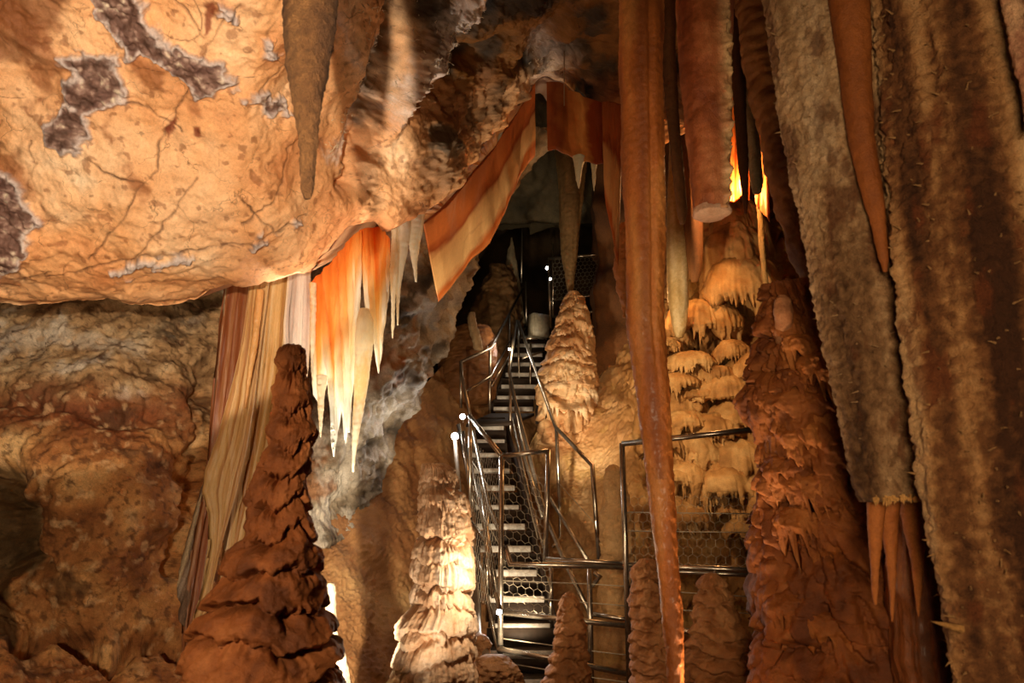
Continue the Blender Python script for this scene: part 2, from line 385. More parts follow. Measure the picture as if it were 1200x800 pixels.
# ------------------------------------------------------------------ the rock setting
# ceiling: slanting slab whose lower lip runs from the left wall up into the arch
LIP = [(-320, 392), (-100, 380), (0, 373), (60, 372), (120, 368), (180, 372), (230, 368), (270, 352), (300, 345), (340, 335), (372, 327), (394, 305), (415, 276), (432, 268), (446, 264), (458, 279), (474, 274), (490, 264), (515, 246),
       (545, 212), (575, 178), (600, 142), (622, 106), (645, 98), (680, 118), (720, 140), (780, 150), (860, 150)]
u = np.concatenate([np.linspace(-320, -12, 60), np.linspace(-10, 640, 500), np.linspace(644, 820, 50)])
lip = curve(u, LIP); up_, lo_ = np.linspace(0, 1, 50)[:, None], np.linspace(0, 1, 300)[1:, None]
PYy = np.concatenate([-300 + 290 * up_ + 0 * lip[None], -10 + (lip[None] + 10) * lo_]); PX = u[None] + 0 * PYy
fy = tps([(-320,-300,1.7), (0,-300,1.8), (300,-300,1.9), (550,-300,2.6), (820,-300,3.0), (-320,0,2.9), (0,0,2.9), (200,0,2.95), (340,0,3.1), (430,0,3.55), (480,0,4.0), (540,0,4.2), (620,0,4.6), (700,0,4.8),
          (0,180,3.5), (200,180,3.6), (340,180,3.9), (420,180,4.5), (480,180,4.75), (540,150,5.2), (580,100,5.4), (0,300,3.9), (200,300,4.0), (350,290,4.4), (0,372,4.6), (180,372,4.7), (300,345,4.8), (400,300,5.0), (458,278,5.1),
          (515,246,5.5), (575,178,5.9), (622,106,6.1), (720,140,6.0), (820,150,5.8), (-320,380,4.6)])
PD = fy(PX, PYy)
# groove that parts the slab from the higher roof
def ceil_disp(P, px, py):
    d = .06 * fbm(P, 1.6, 3, 1) + .035 * ridged(P, 2.6, 4, 2) + .012 * fbm(P, 12, 3, 3)
    right = sstep(470, 520, px)
    d = d + right * (.12 * fbm(P, 2.2, 4, 5) + .05 * ridged(P, 5, 3, 6))
    g = line_dist(px, py, [(520, -120), (478, 0), (448, 80), (428, 150), (412, 210)])
    d = d - .20 * np.exp(-(g / 15) ** 2) * (1 + .6 * fbm(P, 5, 3, 9))
    g2 = line_dist(px + 8 * fbm(P, 6, 3, 10), py, [(572, -60), (540, 0), (516, 34), (490, 72), (468, 112), (450, 150)])
    d = d + .15 * np.exp(-(g2 / 13) ** 2) * (1 + .5 * fbm(P, 9, 3, 11)) + right * .035 * ridged(P, 10, 3, 12)
    g3 = line_dist(px, py, [(590, -40), (560, 20), (530, 70), (505, 120)]); d = d - .14 * np.exp(-(g3 / 14) ** 2)
    hole = np.hypot((px - 556) / 17, (py - 66) / 14); d = d - .25 * np.exp(-hole ** 2 * 1.5)
    d = d + .05 * crust(P, px, py)[0]
    ck = crackmask(P, px, py); d = d - .02 * ck
    vv = sstep(.955, 1.0, (py + 300) / (curve(px, LIP) + 300)); d = d - .12 * vv ** 2
    return d
CRUSTS = [[(104,-20),(118,22),(138,40),(146,70),(168,60),(192,68),(212,86),(232,108),(254,98),(272,92),(262,68),(238,66),(206,56),(186,42),(170,18),(160,-20)],
          [(70,58),(84,78),(88,104),(92,120),(68,130),(64,160),(74,178),(92,176),(108,160),(100,134),(122,126),(144,114),(138,84),(128,66),(100,62)],
          [(-30,196),(10,210),(32,236),(40,262),(26,296),(8,322),(-30,326)],
          [(290,106),(304,104),(322,112),(338,130),(346,142),(326,140),(300,128),(292,116)],
          [(256,8),(270,6),(283,18),(276,24),(260,16)],
          [(132,312),(170,300),(216,296),(222,302),(176,308),(150,318),(136,322)],
          [(286,284),(310,274),(318,272),(312,282),(292,288)], [(336,262),(352,256),(350,264),(338,268)],
          [(300,40),(310,36),(318,52),(304,54)]]
MEMO = {}
def crust(P, px, py):
    if 'crust' in MEMO: return MEMO['crust']
    w = 13 * fbm(P, 8, 4, 21); w2 = 13 * fbm(P, 8, 4, 22)
    m = np.zeros(px.shape); rim = np.zeros(px.shape)
    for i, c in enumerate(CRUSTS):
        sd = poly_mask(px + w, py + w2, c) + (3.5 if i < 3 else 0)
        m = np.maximum(m, sstep(-3, 3, sd)); rim = np.maximum(rim, np.exp(-((sd - 3) / 3.2) ** 2))
    MEMO['crust'] = (m * (.6 + .4 * fbm(P, 25, 3, 23)), rim, m); return MEMO['crust']
CRACKS = [[(222, 96), (206, 130), (186, 170), (182, 200), (160, 230), (148, 255)], [(148, 255), (120, 285), (105, 300)], [(230, 210), (205, 245), (180, 280), (160, 300)],
          [(282, 0), (262, 22), (240, 60), (232, 68)], [(352, 55), (320, 85), (300, 102)], [(350, 160), (336, 175), (330, 215), (320, 235), (285, 262)], [(205, 0), (225, 20), (240, 40)],
          [(40, 322), (100, 312), (150, 300), (220, 293), (300, 280), (360, 250)], [(0, 345), (30, 326), (60, 312)], [(283, 235), (320, 270), (330, 268)], [(30, 232), (42, 195), (40, 165)], [(150, 120), (180, 130), (215, 150)], [(110, 190), (140, 210), (175, 215)]]
def crackmask(P, px, py):
    if 'crack' in MEMO: return MEMO['crack']
    w = 4 * fbm(P, 8, 4, 31); w2 = 4 * fbm(P, 8, 4, 32)
    m = np.zeros(px.shape)
    for c in CRACKS:
        d = line_dist(px + w, py + w2, c); m = np.maximum(m, np.exp(-(d / 1.15) ** 2) * (.7 + .6 * fbm(P, 6, 2, 33)))
    MEMO['crack'] = np.clip(m, 0, 1); return MEMO['crack']
def ceil_col(P, px, py, d):
    t = .5 + .55 * fbm(P, 1.8, 5, 41)
    c = ramp(t, (0, (190, 120, 70)), (.45, (222, 160, 106)), (.8, (236, 186, 138)), (1, (246, 212, 172)))
    br = sstep(.18, .55, fbm(P, 3.2, 5, 42) - .0012 * (px - 60)); c = mixc(c, lin((140, 78, 36)) + 0 * c, br * .75)
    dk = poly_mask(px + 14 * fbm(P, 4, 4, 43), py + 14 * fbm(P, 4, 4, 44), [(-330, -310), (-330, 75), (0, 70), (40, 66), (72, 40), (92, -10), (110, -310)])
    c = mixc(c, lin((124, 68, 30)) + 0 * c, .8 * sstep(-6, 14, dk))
    sp = sstep(.42, .6, fbm(P, 14, 3, 45)); c = mixc(c, lin((120, 62, 26)) + 0 * c, .55 * sp)
    vein = sstep(.78, .93, ridged(P, 3.5, 4, 46)); c = mixc(c, lin((120, 72, 36)) + 0 * c, .5 * vein)
    fl = np.exp(-(np.abs(noise(P[..., 0] * 3.1 + 40, P[..., 1] * 3.1, P[..., 2] * 3.1)) / .012) ** 2) * sstep(-.05, .3, fbm(P, 1.7, 3, 145)); c = mixc(c, lin((96, 54, 26)) + 0 * c, .75 * fl)
    _, rim, m = crust(P, px, py)
    c = mixc(c, ramp(.5 + .6 * fbm(P, 18, 3, 47), (0, (54, 32, 28)), (.5, (100, 70, 62)), (.75, (146, 116, 104)), (1, (214, 196, 168))), m * .95)
    c = mixc(c, lin((214, 194, 184)) + 0 * c, .75 * np.clip(rim, 0, 1) * (px < 420))
    c = mixc(c, lin((58, 32, 16)) + 0 * c, .9 * crackmask(P, px, py))
    for q in ([(194,152),(206,138),(210,150),(196,162)], [(228,146),(236,146),(242,160),(232,158)], [(242,0),(252,-4),(250,32),(240,38)]):
        c = mixc(c, lin((120, 46, 20)) + 0 * c, .85 * sstep(-2, 2, poly_mask(px + 4 * fbm(P, 14, 3, 48), py + 4 * fbm(P, 14, 3, 49), q)))
    # higher roof on the right: dull brown rock painted darker for its shade, grey-black stains, ochre bands, white frosted ridges
    right = sstep(455, 500, px + 30 * fbm(P, 3, 3, 50)) * sstep(290, 200, py + .0 * px)
    rc = ramp(.5 + .7 * fbm(P, 2.6, 5, 51), (0, (40, 30, 20)), (.4, (84, 62, 40)), (.62, (134, 88, 42)), (1, (172, 118, 62)))
    c = mixc(c, rc, right * sstep(150, 60, py + 40 * fbm(P, 3, 3, 52)) + right * .55 * sstep(60, 150, py))
    stain = poly_mask(px + 10 * fbm(P, 6, 3, 53), py + 10 * fbm(P, 6, 3, 54), [(500,150),(512,142),(530,150),(532,172),(514,186),(500,174)]); c = mixc(c, lin((66, 56, 42)) + 0 * c, .8 * sstep(-3, 4, stain))
    for ln, wd_, am in (([(552, -20), (540, 0), (516, 34), (490, 72), (468, 112), (460, 130)], 13, 1.0), ([(462, 40), (446, 80), (430, 120), (412, 150), (400, 175), (385, 180)], 8, .85), ([(394, 20), (408, 55), (416, 80)], 7, .6), ([(632, 40), (650, 60), (640, 92)], 15, .8), ([(672, 55), (650, 70)], 9, .6)):
        g = line_dist(px + 10 * fbm(P, 12, 3, 55), py + 10 * fbm(P, 12, 3, 56), ln)
        c = mixc(c, lin((226, 206, 194)) + 0 * c, am * np.exp(-(g / wd_) ** 2) * (.7 + .4 * fbm(P, 20, 3, 57)))
    g = line_dist(px, py, [(478, 0), (460, 60), (438, 110), (430, 150)]); c = mixc(c, lin((84, 66, 46)) + 0 * c, .8 * np.exp(-((g + 6 * fbm(P, 8, 3, 58)) / 9) ** 2))  # dark band down the groove: its shadow painted into the colour
    return c
CEX, CEY = u.copy(), PYy.copy()
o = patch('ceiling', PX, PYy, PD, M_CEIL, ceil_disp, ceil_col, 1.6, (0, 1, .5)); tag(o, 'sloping orange limestone ceiling slab with purple-grey crust patches', 'ceiling', kind='structure')

# wall on the left below the ceiling lip
nu, nv = 460, 420
PX, PYy = np.meshgrid(np.linspace(-330, 400, nu), np.linspace(300, 930, nv))
fy = tps([(-330,300,6.6), (0,380,6.4), (120,380,6.4), (240,380,6.9), (330,380,7.3), (400,380,7.5), (0,470,5.9), (120,470,5.9), (215,480,6.5), (250,520,6.9), (0,560,5.5), (120,560,5.5), (200,560,5.9), (240,640,6.4), (120,680,5.5), (0,680,5.4), (200,700,5.9),
          (60,740,5.6), (150,760,5.5), (0,800,4.8), (100,810,4.9), (250,800,5.6), (400,600,7.4), (400,900,6.2), (0,930,4.3), (-330,700,5.0), (-330,930,4.0)])
PD = fy(PX, PYy)
def wl_disp(P, px, py):
    d = .11 * fbm(P, 1.3, 3, 61) + .05 * ridged(P, 2.0, 3, 62) + .012 * ridged(P, 8, 3, 60) + .02 * fbm(P, 13, 4, 63) + .008 * ridged(P, 24, 2, 59)
    d = d - .22 * np.exp(-((line_dist(px + 14 * fbm(P, 4, 3, 64), py + 10 * fbm(P, 4, 3, 65), [(-40, 530), (10, 560), (30, 600), (20, 650), (45, 665), (10, 690)]) / 14) ** 2))
    d = d - .28 * np.exp(-((line_dist(px + 10 * fbm(P, 4, 3, 66), py + 8 * fbm(P, 4, 3, 67), [(20, 760), (80, 748), (130, 770), (150, 745), (190, 742), (215, 758)]) / 11) ** 2))
    d = d - .22 * np.exp(-((line_dist(px + 14 * fbm(P, 4, 3, 68), py, [(245, 440), (225, 480), (228, 540), (222, 600), (205, 660)]) / 14) ** 2))
    d = d - .1 * np.exp(-((line_dist(px, py + 10 * fbm(P, 4, 3, 69), [(-40, 470), (60, 480), (180, 490)]) / 9) ** 2))
    return d
def wl_col(P, px, py, d):
    t = .5 + .6 * fbm(P, 2.0, 5, 71)
    c = ramp(t, (0, (118, 68, 32)), (.4, (168, 108, 58)), (.7, (200, 144, 86)), (1, (224, 178, 120)))
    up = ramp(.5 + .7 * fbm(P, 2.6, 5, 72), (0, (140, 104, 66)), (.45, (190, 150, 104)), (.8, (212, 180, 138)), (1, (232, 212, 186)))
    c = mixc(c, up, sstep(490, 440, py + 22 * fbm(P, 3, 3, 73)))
    band = np.exp(-((py - 488 + 22 * fbm(P, 2.4, 4, 74)) / 24) ** 2) * sstep(250, 200, px); c = mixc(c, lin((120, 56, 26)) + 0 * c, .75 * band)
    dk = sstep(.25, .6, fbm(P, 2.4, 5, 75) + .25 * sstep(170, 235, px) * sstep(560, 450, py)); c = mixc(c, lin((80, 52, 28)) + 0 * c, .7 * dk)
    wh = poly_mask(px + 10 * fbm(P, 6, 3, 76), py + 10 * fbm(P, 6, 3, 77), [(-10, 385), (30, 375), (60, 378), (105, 392), (150, 400), (170, 420), (120, 412), (60, 405), (10, 412), (-10, 440)]); c = mixc(c, lin((226, 208, 184)) + 0 * c, .65 * sstep(-6, 8, wh))
    dots = sstep(.22, .5, fbm(P, 15, 4, 78)); c = mixc(c, lin((84, 46, 22)) + 0 * c, .7 * dots); lg = sstep(.25, .55, fbm(P, 9, 4, 82)); c = mixc(c, lin((228, 184, 132)) + 0 * c, .5 * lg)
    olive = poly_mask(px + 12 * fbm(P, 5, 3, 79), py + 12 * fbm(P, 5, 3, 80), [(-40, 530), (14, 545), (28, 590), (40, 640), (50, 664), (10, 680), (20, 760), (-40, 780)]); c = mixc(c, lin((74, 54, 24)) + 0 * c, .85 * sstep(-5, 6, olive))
    vein = sstep(.8, .95, ridged(P, 4.5, 4, 81)); c = mixc(c, lin((90, 54, 28)) + 0 * c, .2 * vein)
    return c
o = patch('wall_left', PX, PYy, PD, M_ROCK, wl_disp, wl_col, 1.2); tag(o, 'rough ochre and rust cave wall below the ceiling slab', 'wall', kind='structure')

# grey rock outcrop behind the glowing drapery
nu, nv = 190, 260
rows = np.linspace(150, 640, nv)
rt = curve(rows, [(150, 660), (200, 618), (240, 590), (300, 566), (340, 546), (380, 530), (420, 506), (460, 490), (500, 470), (560, 440), (640, 420)])
lf = 340 + 0 * rows
PX = lf[:, None] + (rt - lf)[:, None] * np.linspace(0, 1, nu)[None]; PYy = rows[:, None] + 0 * PX
fy = tps([(340,150,6.6), (500,150,7.0), (660,150,8.6), (340,350,6.7), (460,350,6.7), (510,330,6.9), (546,340,7.8), (590,240,8.2), (520,250,7.1), (400,450,6.8), (470,440,7.0), (500,440,7.8), (340,560,6.9), (400,560,7.0), (450,560,7.6), (380,640,7.0), (420,640,7.5)])
def ol_disp(P, px, py): return .16 * fbm(P, 1.8, 4, 91) + .09 * ridged(P, 3, 5, 92) + .025 * fbm(P, 16, 3, 93)
def ol_col(P, px, py, d):
    c = ramp(.5 + .75 * fbm(P, 2.4, 5, 94), (0, (58, 50, 42)), (.35, (112, 98, 80)), (.65, (158, 144, 124)), (1, (214, 206, 192)))
    tan = sstep(.15, .5, fbm(P, 1.9, 4, 95)); c = mixc(c, lin((150, 96, 52)) + 0 * c, .7 * tan)
    wh = sstep(.0, .35, fbm(P, 3, 4, 96) + .5 * np.exp(-((line_dist(px, py, [(575, 235), (545, 300), (520, 345)]) / 16) ** 2))); c = mixc(c, lin((206, 198, 184)) + 0 * c, .55 * wh)
    return c
o = patch('rock_outcrop', PX, PYy, fy(PX, PYy), M_ROCK, ol_disp, ol_col, 1.5, (-.75, 1, .1)); tag(o, 'grey crusted rock outcrop behind the glowing orange drapery', 'rock')

# smooth brown slope on the left of the stairs
nu, nv = 300, 300
u = np.linspace(330, 700, nu); tp = curve(u, [(330, 590), (380, 560), (420, 530), (450, 498), (500, 448), (540, 404), (570, 392), (600, 396), (640, 440), (700, 500)])
PX = u[None] + np.zeros((nv, 1)); PYy = tp[None] + (900 - tp)[None] * np.linspace(0, 1, nv)[:, None]
fy = tps([(330,600,7.2), (330,900,5.8), (380,780,6.2), (380,600,7.2), (460,520,8.2), (460,640,7.5), (460,780,6.7), (540,410,10.6), (540,500,9.7), (540,600,9.0), (560,780,7.6), (600,600,9.6), (600,480,10.6), (600,400,11.8), (640,800,7.6), (640,600,9.6), (700,700,8.9), (700,510,10.8), (700,900,7.2), (500,900,6.2), (600,900,7)])
def sl_disp(P, px, py): return .10 * fbm(P, 1.2, 3, 101) + .035 * ridged(P, 2.0, 3, 102, (1, 1, .4)) + .014 * fbm(P, 15, 3, 103) + .024 * np.abs(fbm(P, 21, 3, 104))
def sl_col(P, px, py, d):
    c = ramp(.5 + .6 * fbm(P, 1.6, 5, 105), (0, (128, 88, 52)), (.5, (170, 124, 78)), (1, (204, 164, 112)))
    c = mixc(c, lin((122, 74, 40)) + 0 * c, .6 * sstep(.1, .5, fbm(P, 2.2, 4, 106, scale=(1, 1, .5))))
    return c
o = patch('wall_slope', PX, PYy, fy(PX, PYy), M_FLOW, sl_disp, sl_col, .8); tag(o, 'smooth brown flowstone slope rising beside the staircase', 'rock slope', kind='structure')

# flowstone mound and terraced wall right of the stairs
nu, nv = 400, 520
u = np.linspace(606, 980, nu)
tp = curve(u, [(606, 600), (614, 560), (622, 522), (640, 497), (660, 480), (690, 464), (706, 446), (720, 424), (732, 398), (750, 372), (775, 350), (795, 318), (808, 290), (818, 266), (832, 246), (860, 238), (890, 246), (920, 250), (980, 250)])
PX = u[None] + np.zeros((nv, 1)); PYy = tp[None] + (880 - tp)[None] * np.linspace(0, 1, nv)[:, None]
fy = tps([(606,600,10.2), (606,880,8.6), (622,525,10.0), (640,500,9.9), (640,600,9.2), (640,760,8.4), (690,470,9.9), (690,560,8.9), (690,680,8.2), (690,850,7.6), (732,400,10.2), (740,470,9.1), (760,600,8.2), (775,350,9.6), (800,400,8.7), (820,270,9.0), (830,330,8.6), (850,245,8.8), (860,330,8.5), (880,400,8.3), (830,480,8.2), (880,480,8.0), (830,580,7.9), (900,600,7.7), (830,760,7.6), (980,300,8.3), (980,600,7.5), (980,880,7.0), (760,880,7.2)])
def mo_mask(px, py): return sstep(-30, 40, (px - 735) + .12 * (420 - py) + 20)
def mo_disp(P, px, py):
    s = .6 * P[..., 0] - .4 * P[..., 1]; z = P[..., 2]
    f = .16 * flow(s, z, .4, .075, 3, 1.2, .75, .45) + .045 * flow(s + 3, z, .22, .05, 8, 1.3, .6, .5) + .07 * np.abs(fbm(P, 3.2, 2, 119)) + .02 * fbm(P, 9, 3, 118)
    g = .10 * fbm(P, 1.4, 4, 111) + .035 * np.abs(fbm(P, 14, 3, 112)) + .05 * flow(s, z, .5, .1, 5, .9, .4) * sstep(520, 470, py)
    m = mo_mask(px, py)
    # dripping fringe over a hollow by the lower railing
    return g * (1 - m) + m * (f + .08 * fbm(P, 1.5, 3, 113) - .12)
def mo_col(P, px, py, d):
    m = mo_mask(px, py)
    a = ramp(.5 + .6 * fbm(P, 1.8, 5, 114), (0, (150, 104, 62)), (.5, (196, 150, 98)), (1, (224, 188, 138)))
    b = ramp(.5 + .5 * fbm(P, 2.4, 5, 115), (0, (120, 80, 40)), (.5, (178, 128, 70)), (1, (208, 162, 100)))
    c = a * (1 - m[..., None]) + b * m[..., None]
    yl = sstep(.2, .5, fbm(P, 2.6, 3, 116)); c = mixc(c, lin((206, 168, 92)) + 0 * c, .35 * yl)
    return c
o = patch('wall_right', PX, PYy, fy(PX, PYy), M_FLOW, mo_disp, mo_col, 1.6); tag(o, 'terraced tan flowstone wall with dripping fringes right of the stairs', 'flowstone', kind='structure')

# back of the cave, high recess, right-hand rock and ground
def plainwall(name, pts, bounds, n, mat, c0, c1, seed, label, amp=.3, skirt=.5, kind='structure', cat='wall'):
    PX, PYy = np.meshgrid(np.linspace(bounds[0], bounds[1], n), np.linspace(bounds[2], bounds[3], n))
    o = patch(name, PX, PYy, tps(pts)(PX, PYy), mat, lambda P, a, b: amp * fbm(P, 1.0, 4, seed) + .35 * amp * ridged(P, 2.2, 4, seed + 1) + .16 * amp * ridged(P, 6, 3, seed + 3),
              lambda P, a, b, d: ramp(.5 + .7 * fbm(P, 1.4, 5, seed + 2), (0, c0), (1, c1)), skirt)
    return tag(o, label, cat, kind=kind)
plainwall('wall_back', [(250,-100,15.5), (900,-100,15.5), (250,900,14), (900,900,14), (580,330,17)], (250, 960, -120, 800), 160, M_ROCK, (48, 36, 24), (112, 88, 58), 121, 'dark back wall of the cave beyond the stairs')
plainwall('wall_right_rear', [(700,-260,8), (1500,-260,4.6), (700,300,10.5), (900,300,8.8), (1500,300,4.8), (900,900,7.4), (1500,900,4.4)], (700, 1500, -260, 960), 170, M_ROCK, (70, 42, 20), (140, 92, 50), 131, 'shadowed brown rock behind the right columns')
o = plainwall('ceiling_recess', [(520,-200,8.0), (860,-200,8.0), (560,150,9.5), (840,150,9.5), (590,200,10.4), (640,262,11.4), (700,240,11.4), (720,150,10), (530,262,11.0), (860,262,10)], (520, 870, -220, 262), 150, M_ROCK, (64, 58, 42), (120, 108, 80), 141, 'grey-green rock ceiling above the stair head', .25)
gx, gy = np.meshgrid(np.linspace(-9, 9, 220), np.linspace(-4, 12, 200))
gz = -.55 + .12 * np.maximum(gy - 5, 0) + 0 * gx
GP = np.stack([gx, gy, gz], -1); GP[..., 2] += .18 * fbm(GP, .7, 5, 151) + .08 * ridged(GP, 2, 4, 152)
o = mesh_obj('floor', GP.reshape(-1, 3), quad_grid(220, 200), M_ROCK, ramp(.5 + .7 * fbm(GP, 1.4, 5, 153), (0, (76, 48, 26)), (1, (150, 104, 62))).reshape(-1, 3)); tag(o, 'uneven brown cave floor', 'floor', kind='structure')

# ------------------------------------------------------------------ colour and relief recipes
def streak(stops, seed, f=3.0, vert=.15, spots=None, amp=.65):
    def g(P, TH, ZZ, d):
        t = .5 + amp * fbm(P, f, 4, seed, scale=(1, 1, vert)) + .2 * fbm(P, f * 5, 3, seed + 1)
        c = ramp(t, *stops)
        if spots is not None:
            c = mixc(c, lin(spots) + 0 * c, .7 * sstep(.25, .55, fbm(P, f * 1.7, 4, seed + 2, scale=(1, 1, .35))))
        return c
    return g
def rough(a1, f1, a2, f2, seed, vert=.3, flute=0., nfl=9):
    def g(P, TH, ZZ, R):
        d = a1 * fbm(P, f1, 4, seed, scale=(1, 1, vert)) + a2 * fbm(P, f2, 3, seed + 1)
        if flute: d = d + flute * R * ridged(np.stack([np.cos(TH) * nfl / 6, np.sin(TH) * nfl / 6, ZZ * .35], -1), 1.0, 3, seed + 2)
        return d
    return g
def terraced(h, drip, amp, seed, rel=True, fine=.012, warp=1., tooth=.4, fine_h=None):
    def g(P, TH, ZZ, R):
        s = TH * np.mean(R) + 0
        # seamless around the body: blend of two flows
        k = .5 + .5 * np.cos(TH)
        s1 = np.abs(TH - np.pi) * np.mean(R)
        f = flow(TH * np.mean(R), ZZ, h, drip, seed, warp, tooth)
        d = amp * (R if rel else 1) * (f - .45)
        if fine_h: d = d + .35 * amp * (R if rel else 1) * (flow(TH * np.mean(R) + 9, ZZ, fine_h, drip * .5, seed + 4, warp, tooth) - .45)
        return d + fine * fbm(P, 14, 3, seed + 7)
    return g

def terrace(parent, px, py0, py1, hw, Y, drip, seed, c, mat=None, depth=.85, nt=170, slant=0., tw=.036):
    """one rounded dome of flowstone ending in a fringe of hanging drips"""
    a, b = W(px, py0, Y), W(px, py1, Y); R = hw * Y * 1.03 / 800; H = a[2] - b[2]
    th = np.linspace(0, 2 * np.pi, nt, endpoint=False); nr, nl = 34, 26
    rows = []
    lx, ly = np.cos(th), np.sin(th) * depth
    wob = 1 + .16 * noise(lx * 1.6 + seed, ly * 1.6, seed) + .07 * noise(lx * 4, ly * 4, seed + 1)
    arc = th * R / tw
    tn = 1 - np.minimum(1, 2.1 * np.abs(noise(lx * R / tw * 1.0 + seed, ly * R / tw * 1.0, seed + 3.3)))
    ln = drip * (.25 + .75 * sstep(-.3, .4, noise(lx * 2 + 9, ly * 2, seed + 5))) * (.12 + tn ** 1.6)
    for i in range(nr):
        t = i / (nr - 1); r = math.sin(t * math.pi / 2) ** .8; z = -H * (1 - math.cos(t * math.pi / 2))
        rows.append((r * R * wob * (1 + .09 * t ** 2 * (tn - .4)), z + 0 * th))
    for i in range(1, nl + 1):
        t = i / nl; up = 1 - t
        rows.append((R * wob * (1 + .09 * (tn - .4)) * (1 - .02 * t - .10 * t ** 2 * (1 - tn) - .02 * t), -H - ln * t))
    for i in range(1, 5):
        t = i / 4; rows.append((R * wob * (.88 - .5 * t), -H - ln * (1 - t) + .06 * t))
    V = []
    for r, z in rows:
        V.append(np.stack([a[0] + lx * r + slant * z, Y + ly * r, a[2] + z], -1))
    P = np.array(V); n = np.stack([np.cos(th), np.sin(th), 0 * th], -1)[None]
    P = P + n * (.10 * R * fbm(P, 3.0 / max(R, .1) * .35, 3, seed) + .012 * fbm(P, 16, 3, seed + 2) + .006 * fbm(P, 45, 2, seed + 3))[..., None] * np.minimum(1, np.arange(len(P)) / 6.)[:, None, None]
    P[..., 2] += .05 * H * fbm(P, 9, 2, seed + 6)
    C = ramp(.5 + .6 * fbm(P, 4, 4, seed + 4) + .10 * np.minimum(1, np.arange(len(P))[:, None] / 34.), *c)
    return mesh_obj('terrace', P.reshape(-1, 3), quad_grid(nt, len(P), True), mat or M_FLOW, C.reshape(-1, 3), parent=parent)
WR = bpy.data.objects['wall_right']
TC = [(0, (132, 88, 44)), (.5, (182, 132, 74)), (1, (210, 166, 106))]
for k, a in enumerate([(862, 232, 300, 36, 8.35, .10), (858, 262, 330, 42, 8.25, .30), (866, 300, 352, 46, 8.1, .62), (822, 352, 388, 44, 8.15, .26), (856, 398, 420, 22, 7.75, .12), (786, 372, 402, 26, 8.4, .2),
        (884, 414, 446, 44, 7.75, .16), (806, 418, 452, 38, 8.0, .14), (848, 440, 470, 40, 7.75, .12), (800, 456, 484, 30, 7.9, .3), (872, 462, 500, 46, 7.75, .1), (836, 484, 512, 40, 7.72, .12), (818, 502, 540, 40, 7.7, .2), (868, 512, 552, 48, 7.65, .22),
        (806, 540, 566, 34, 7.6, .34), (852, 545, 576, 50, 7.6, .42), (895, 500, 540, 34, 7.6, .3), (760, 420, 450, 22, 8.6, .12), (765, 470, 510, 24, 8.3, .1), (894, 570, 600, 30, 7.3, .25), (790, 580, 612, 34, 7.5, .14)] + [(778 + 128 * ((q * .618) % 1), 395 + 8.6 * q, 407 + 8.6 * q + 10 * ((q * .29) % 1), 17 + 20 * ((q * .37) % 1), 7.82 - .018 * q + .1 * ((q * .53) % 1), .08 + .14 * ((q * .73) % 1)) for q in range(25)]):
    terrace(WR, *a, 40 + k, TC)
# ------------------------------------------------------------------ foreground formations
def formation(name, label, cat, *a, **k):
    return tag(tube(name, *a, **k), label, cat)
formation('stalactite', 'brown tapering stalactite hanging in front of the orange ceiling slab', 'stalactite',
     [(-230, 318, 402), (-100, 325, 398), (0, 333, 394), (40, 335, 391), (80, 338, 383), (120, 342, 376), (150, 347, 373), (185, 351, 371), (215, 352.5, 369), (228, 354, 366), (232, 357, 363)], 2.0, M_FUZZ,
     streak([(0, (44, 26, 11)), (.5, (78, 48, 22)), (1, (106, 70, 36))], 201, 6, .3), rough(.012, 6, .006, 30, 202, .3), 300, 90, tip=True, smooth_k=5)
formation('stalagmite', 'tall rust-brown stalagmite with stacked ragged shelves in front of the left draperies', 'stalagmite',
     [(404, 340, 352), (408, 332, 358), (418, 329, 359), (450, 328, 360), (490, 322, 360), (505, 318, 366), (520, 320, 363), (548, 309, 360), (560, 302, 358), (590, 294, 356), (610, 297, 358), (628, 296, 362), (645, 278, 368), (680, 264, 375), (700, 250, 376), (730, 236, 386), (760, 226, 392), (800, 214, 394), (850, 200, 402), (940, 190, 410)], 2.5, M_FLOW,
     streak([(0, (92, 48, 20)), (.45, (148, 84, 40)), (.8, (178, 110, 60)), (1, (196, 136, 84))], 211, 3, .4, (92, 50, 26)),
     lambda P, TH, Z, R: (.035 + .15 * R) * (.3 + shelves(TH, Z, .115, 12, .42)) + .022 * fbm(P, 5, 4, 212) + .012 * ridged(P, 9, 3, 214) + .006 * fbm(P, 30, 3, 213), 640, 240, smooth_k=7)
formation('stalactite', 'longest orange-brown stalactite hanging down the middle right past the railing', 'stalactite',
     [(-240, 712, 792), (-80, 722, 777), (0, 725, 777), (100, 726, 777), (200, 730, 779), (300, 734, 779), (380, 736, 778), (440, 743, 782), (520, 753, 786), (600, 763, 793), (700, 774, 799), (760, 780, 802), (800, 782, 802), (870, 786, 800), (930, 791, 797)], 3.0, M_WET,
     lambda P, TH, Z, d: mixc(ramp(.5 + .7 * fbm(P, 6, 4, 221, scale=(1, 1, .2)), (0, (132, 66, 22)), (.5, (190, 108, 46)), (1, (220, 150, 80))), lin((110, 52, 26)) + 0 * P, .55 * np.exp(-((TH - 4.5) / .35) ** 2) * (Z > 1.7)),
     lambda P, TH, Z, R: .010 * fbm(P, 7, 3, 222, scale=(1, 1, .3)) + .004 * fbm(P, 32, 3, 223) - .016 * np.exp(-((TH - 4.95) / .14) ** 2) * sstep(1.9, 2.6, Z), 620, 96, smooth_k=9, tip=True)
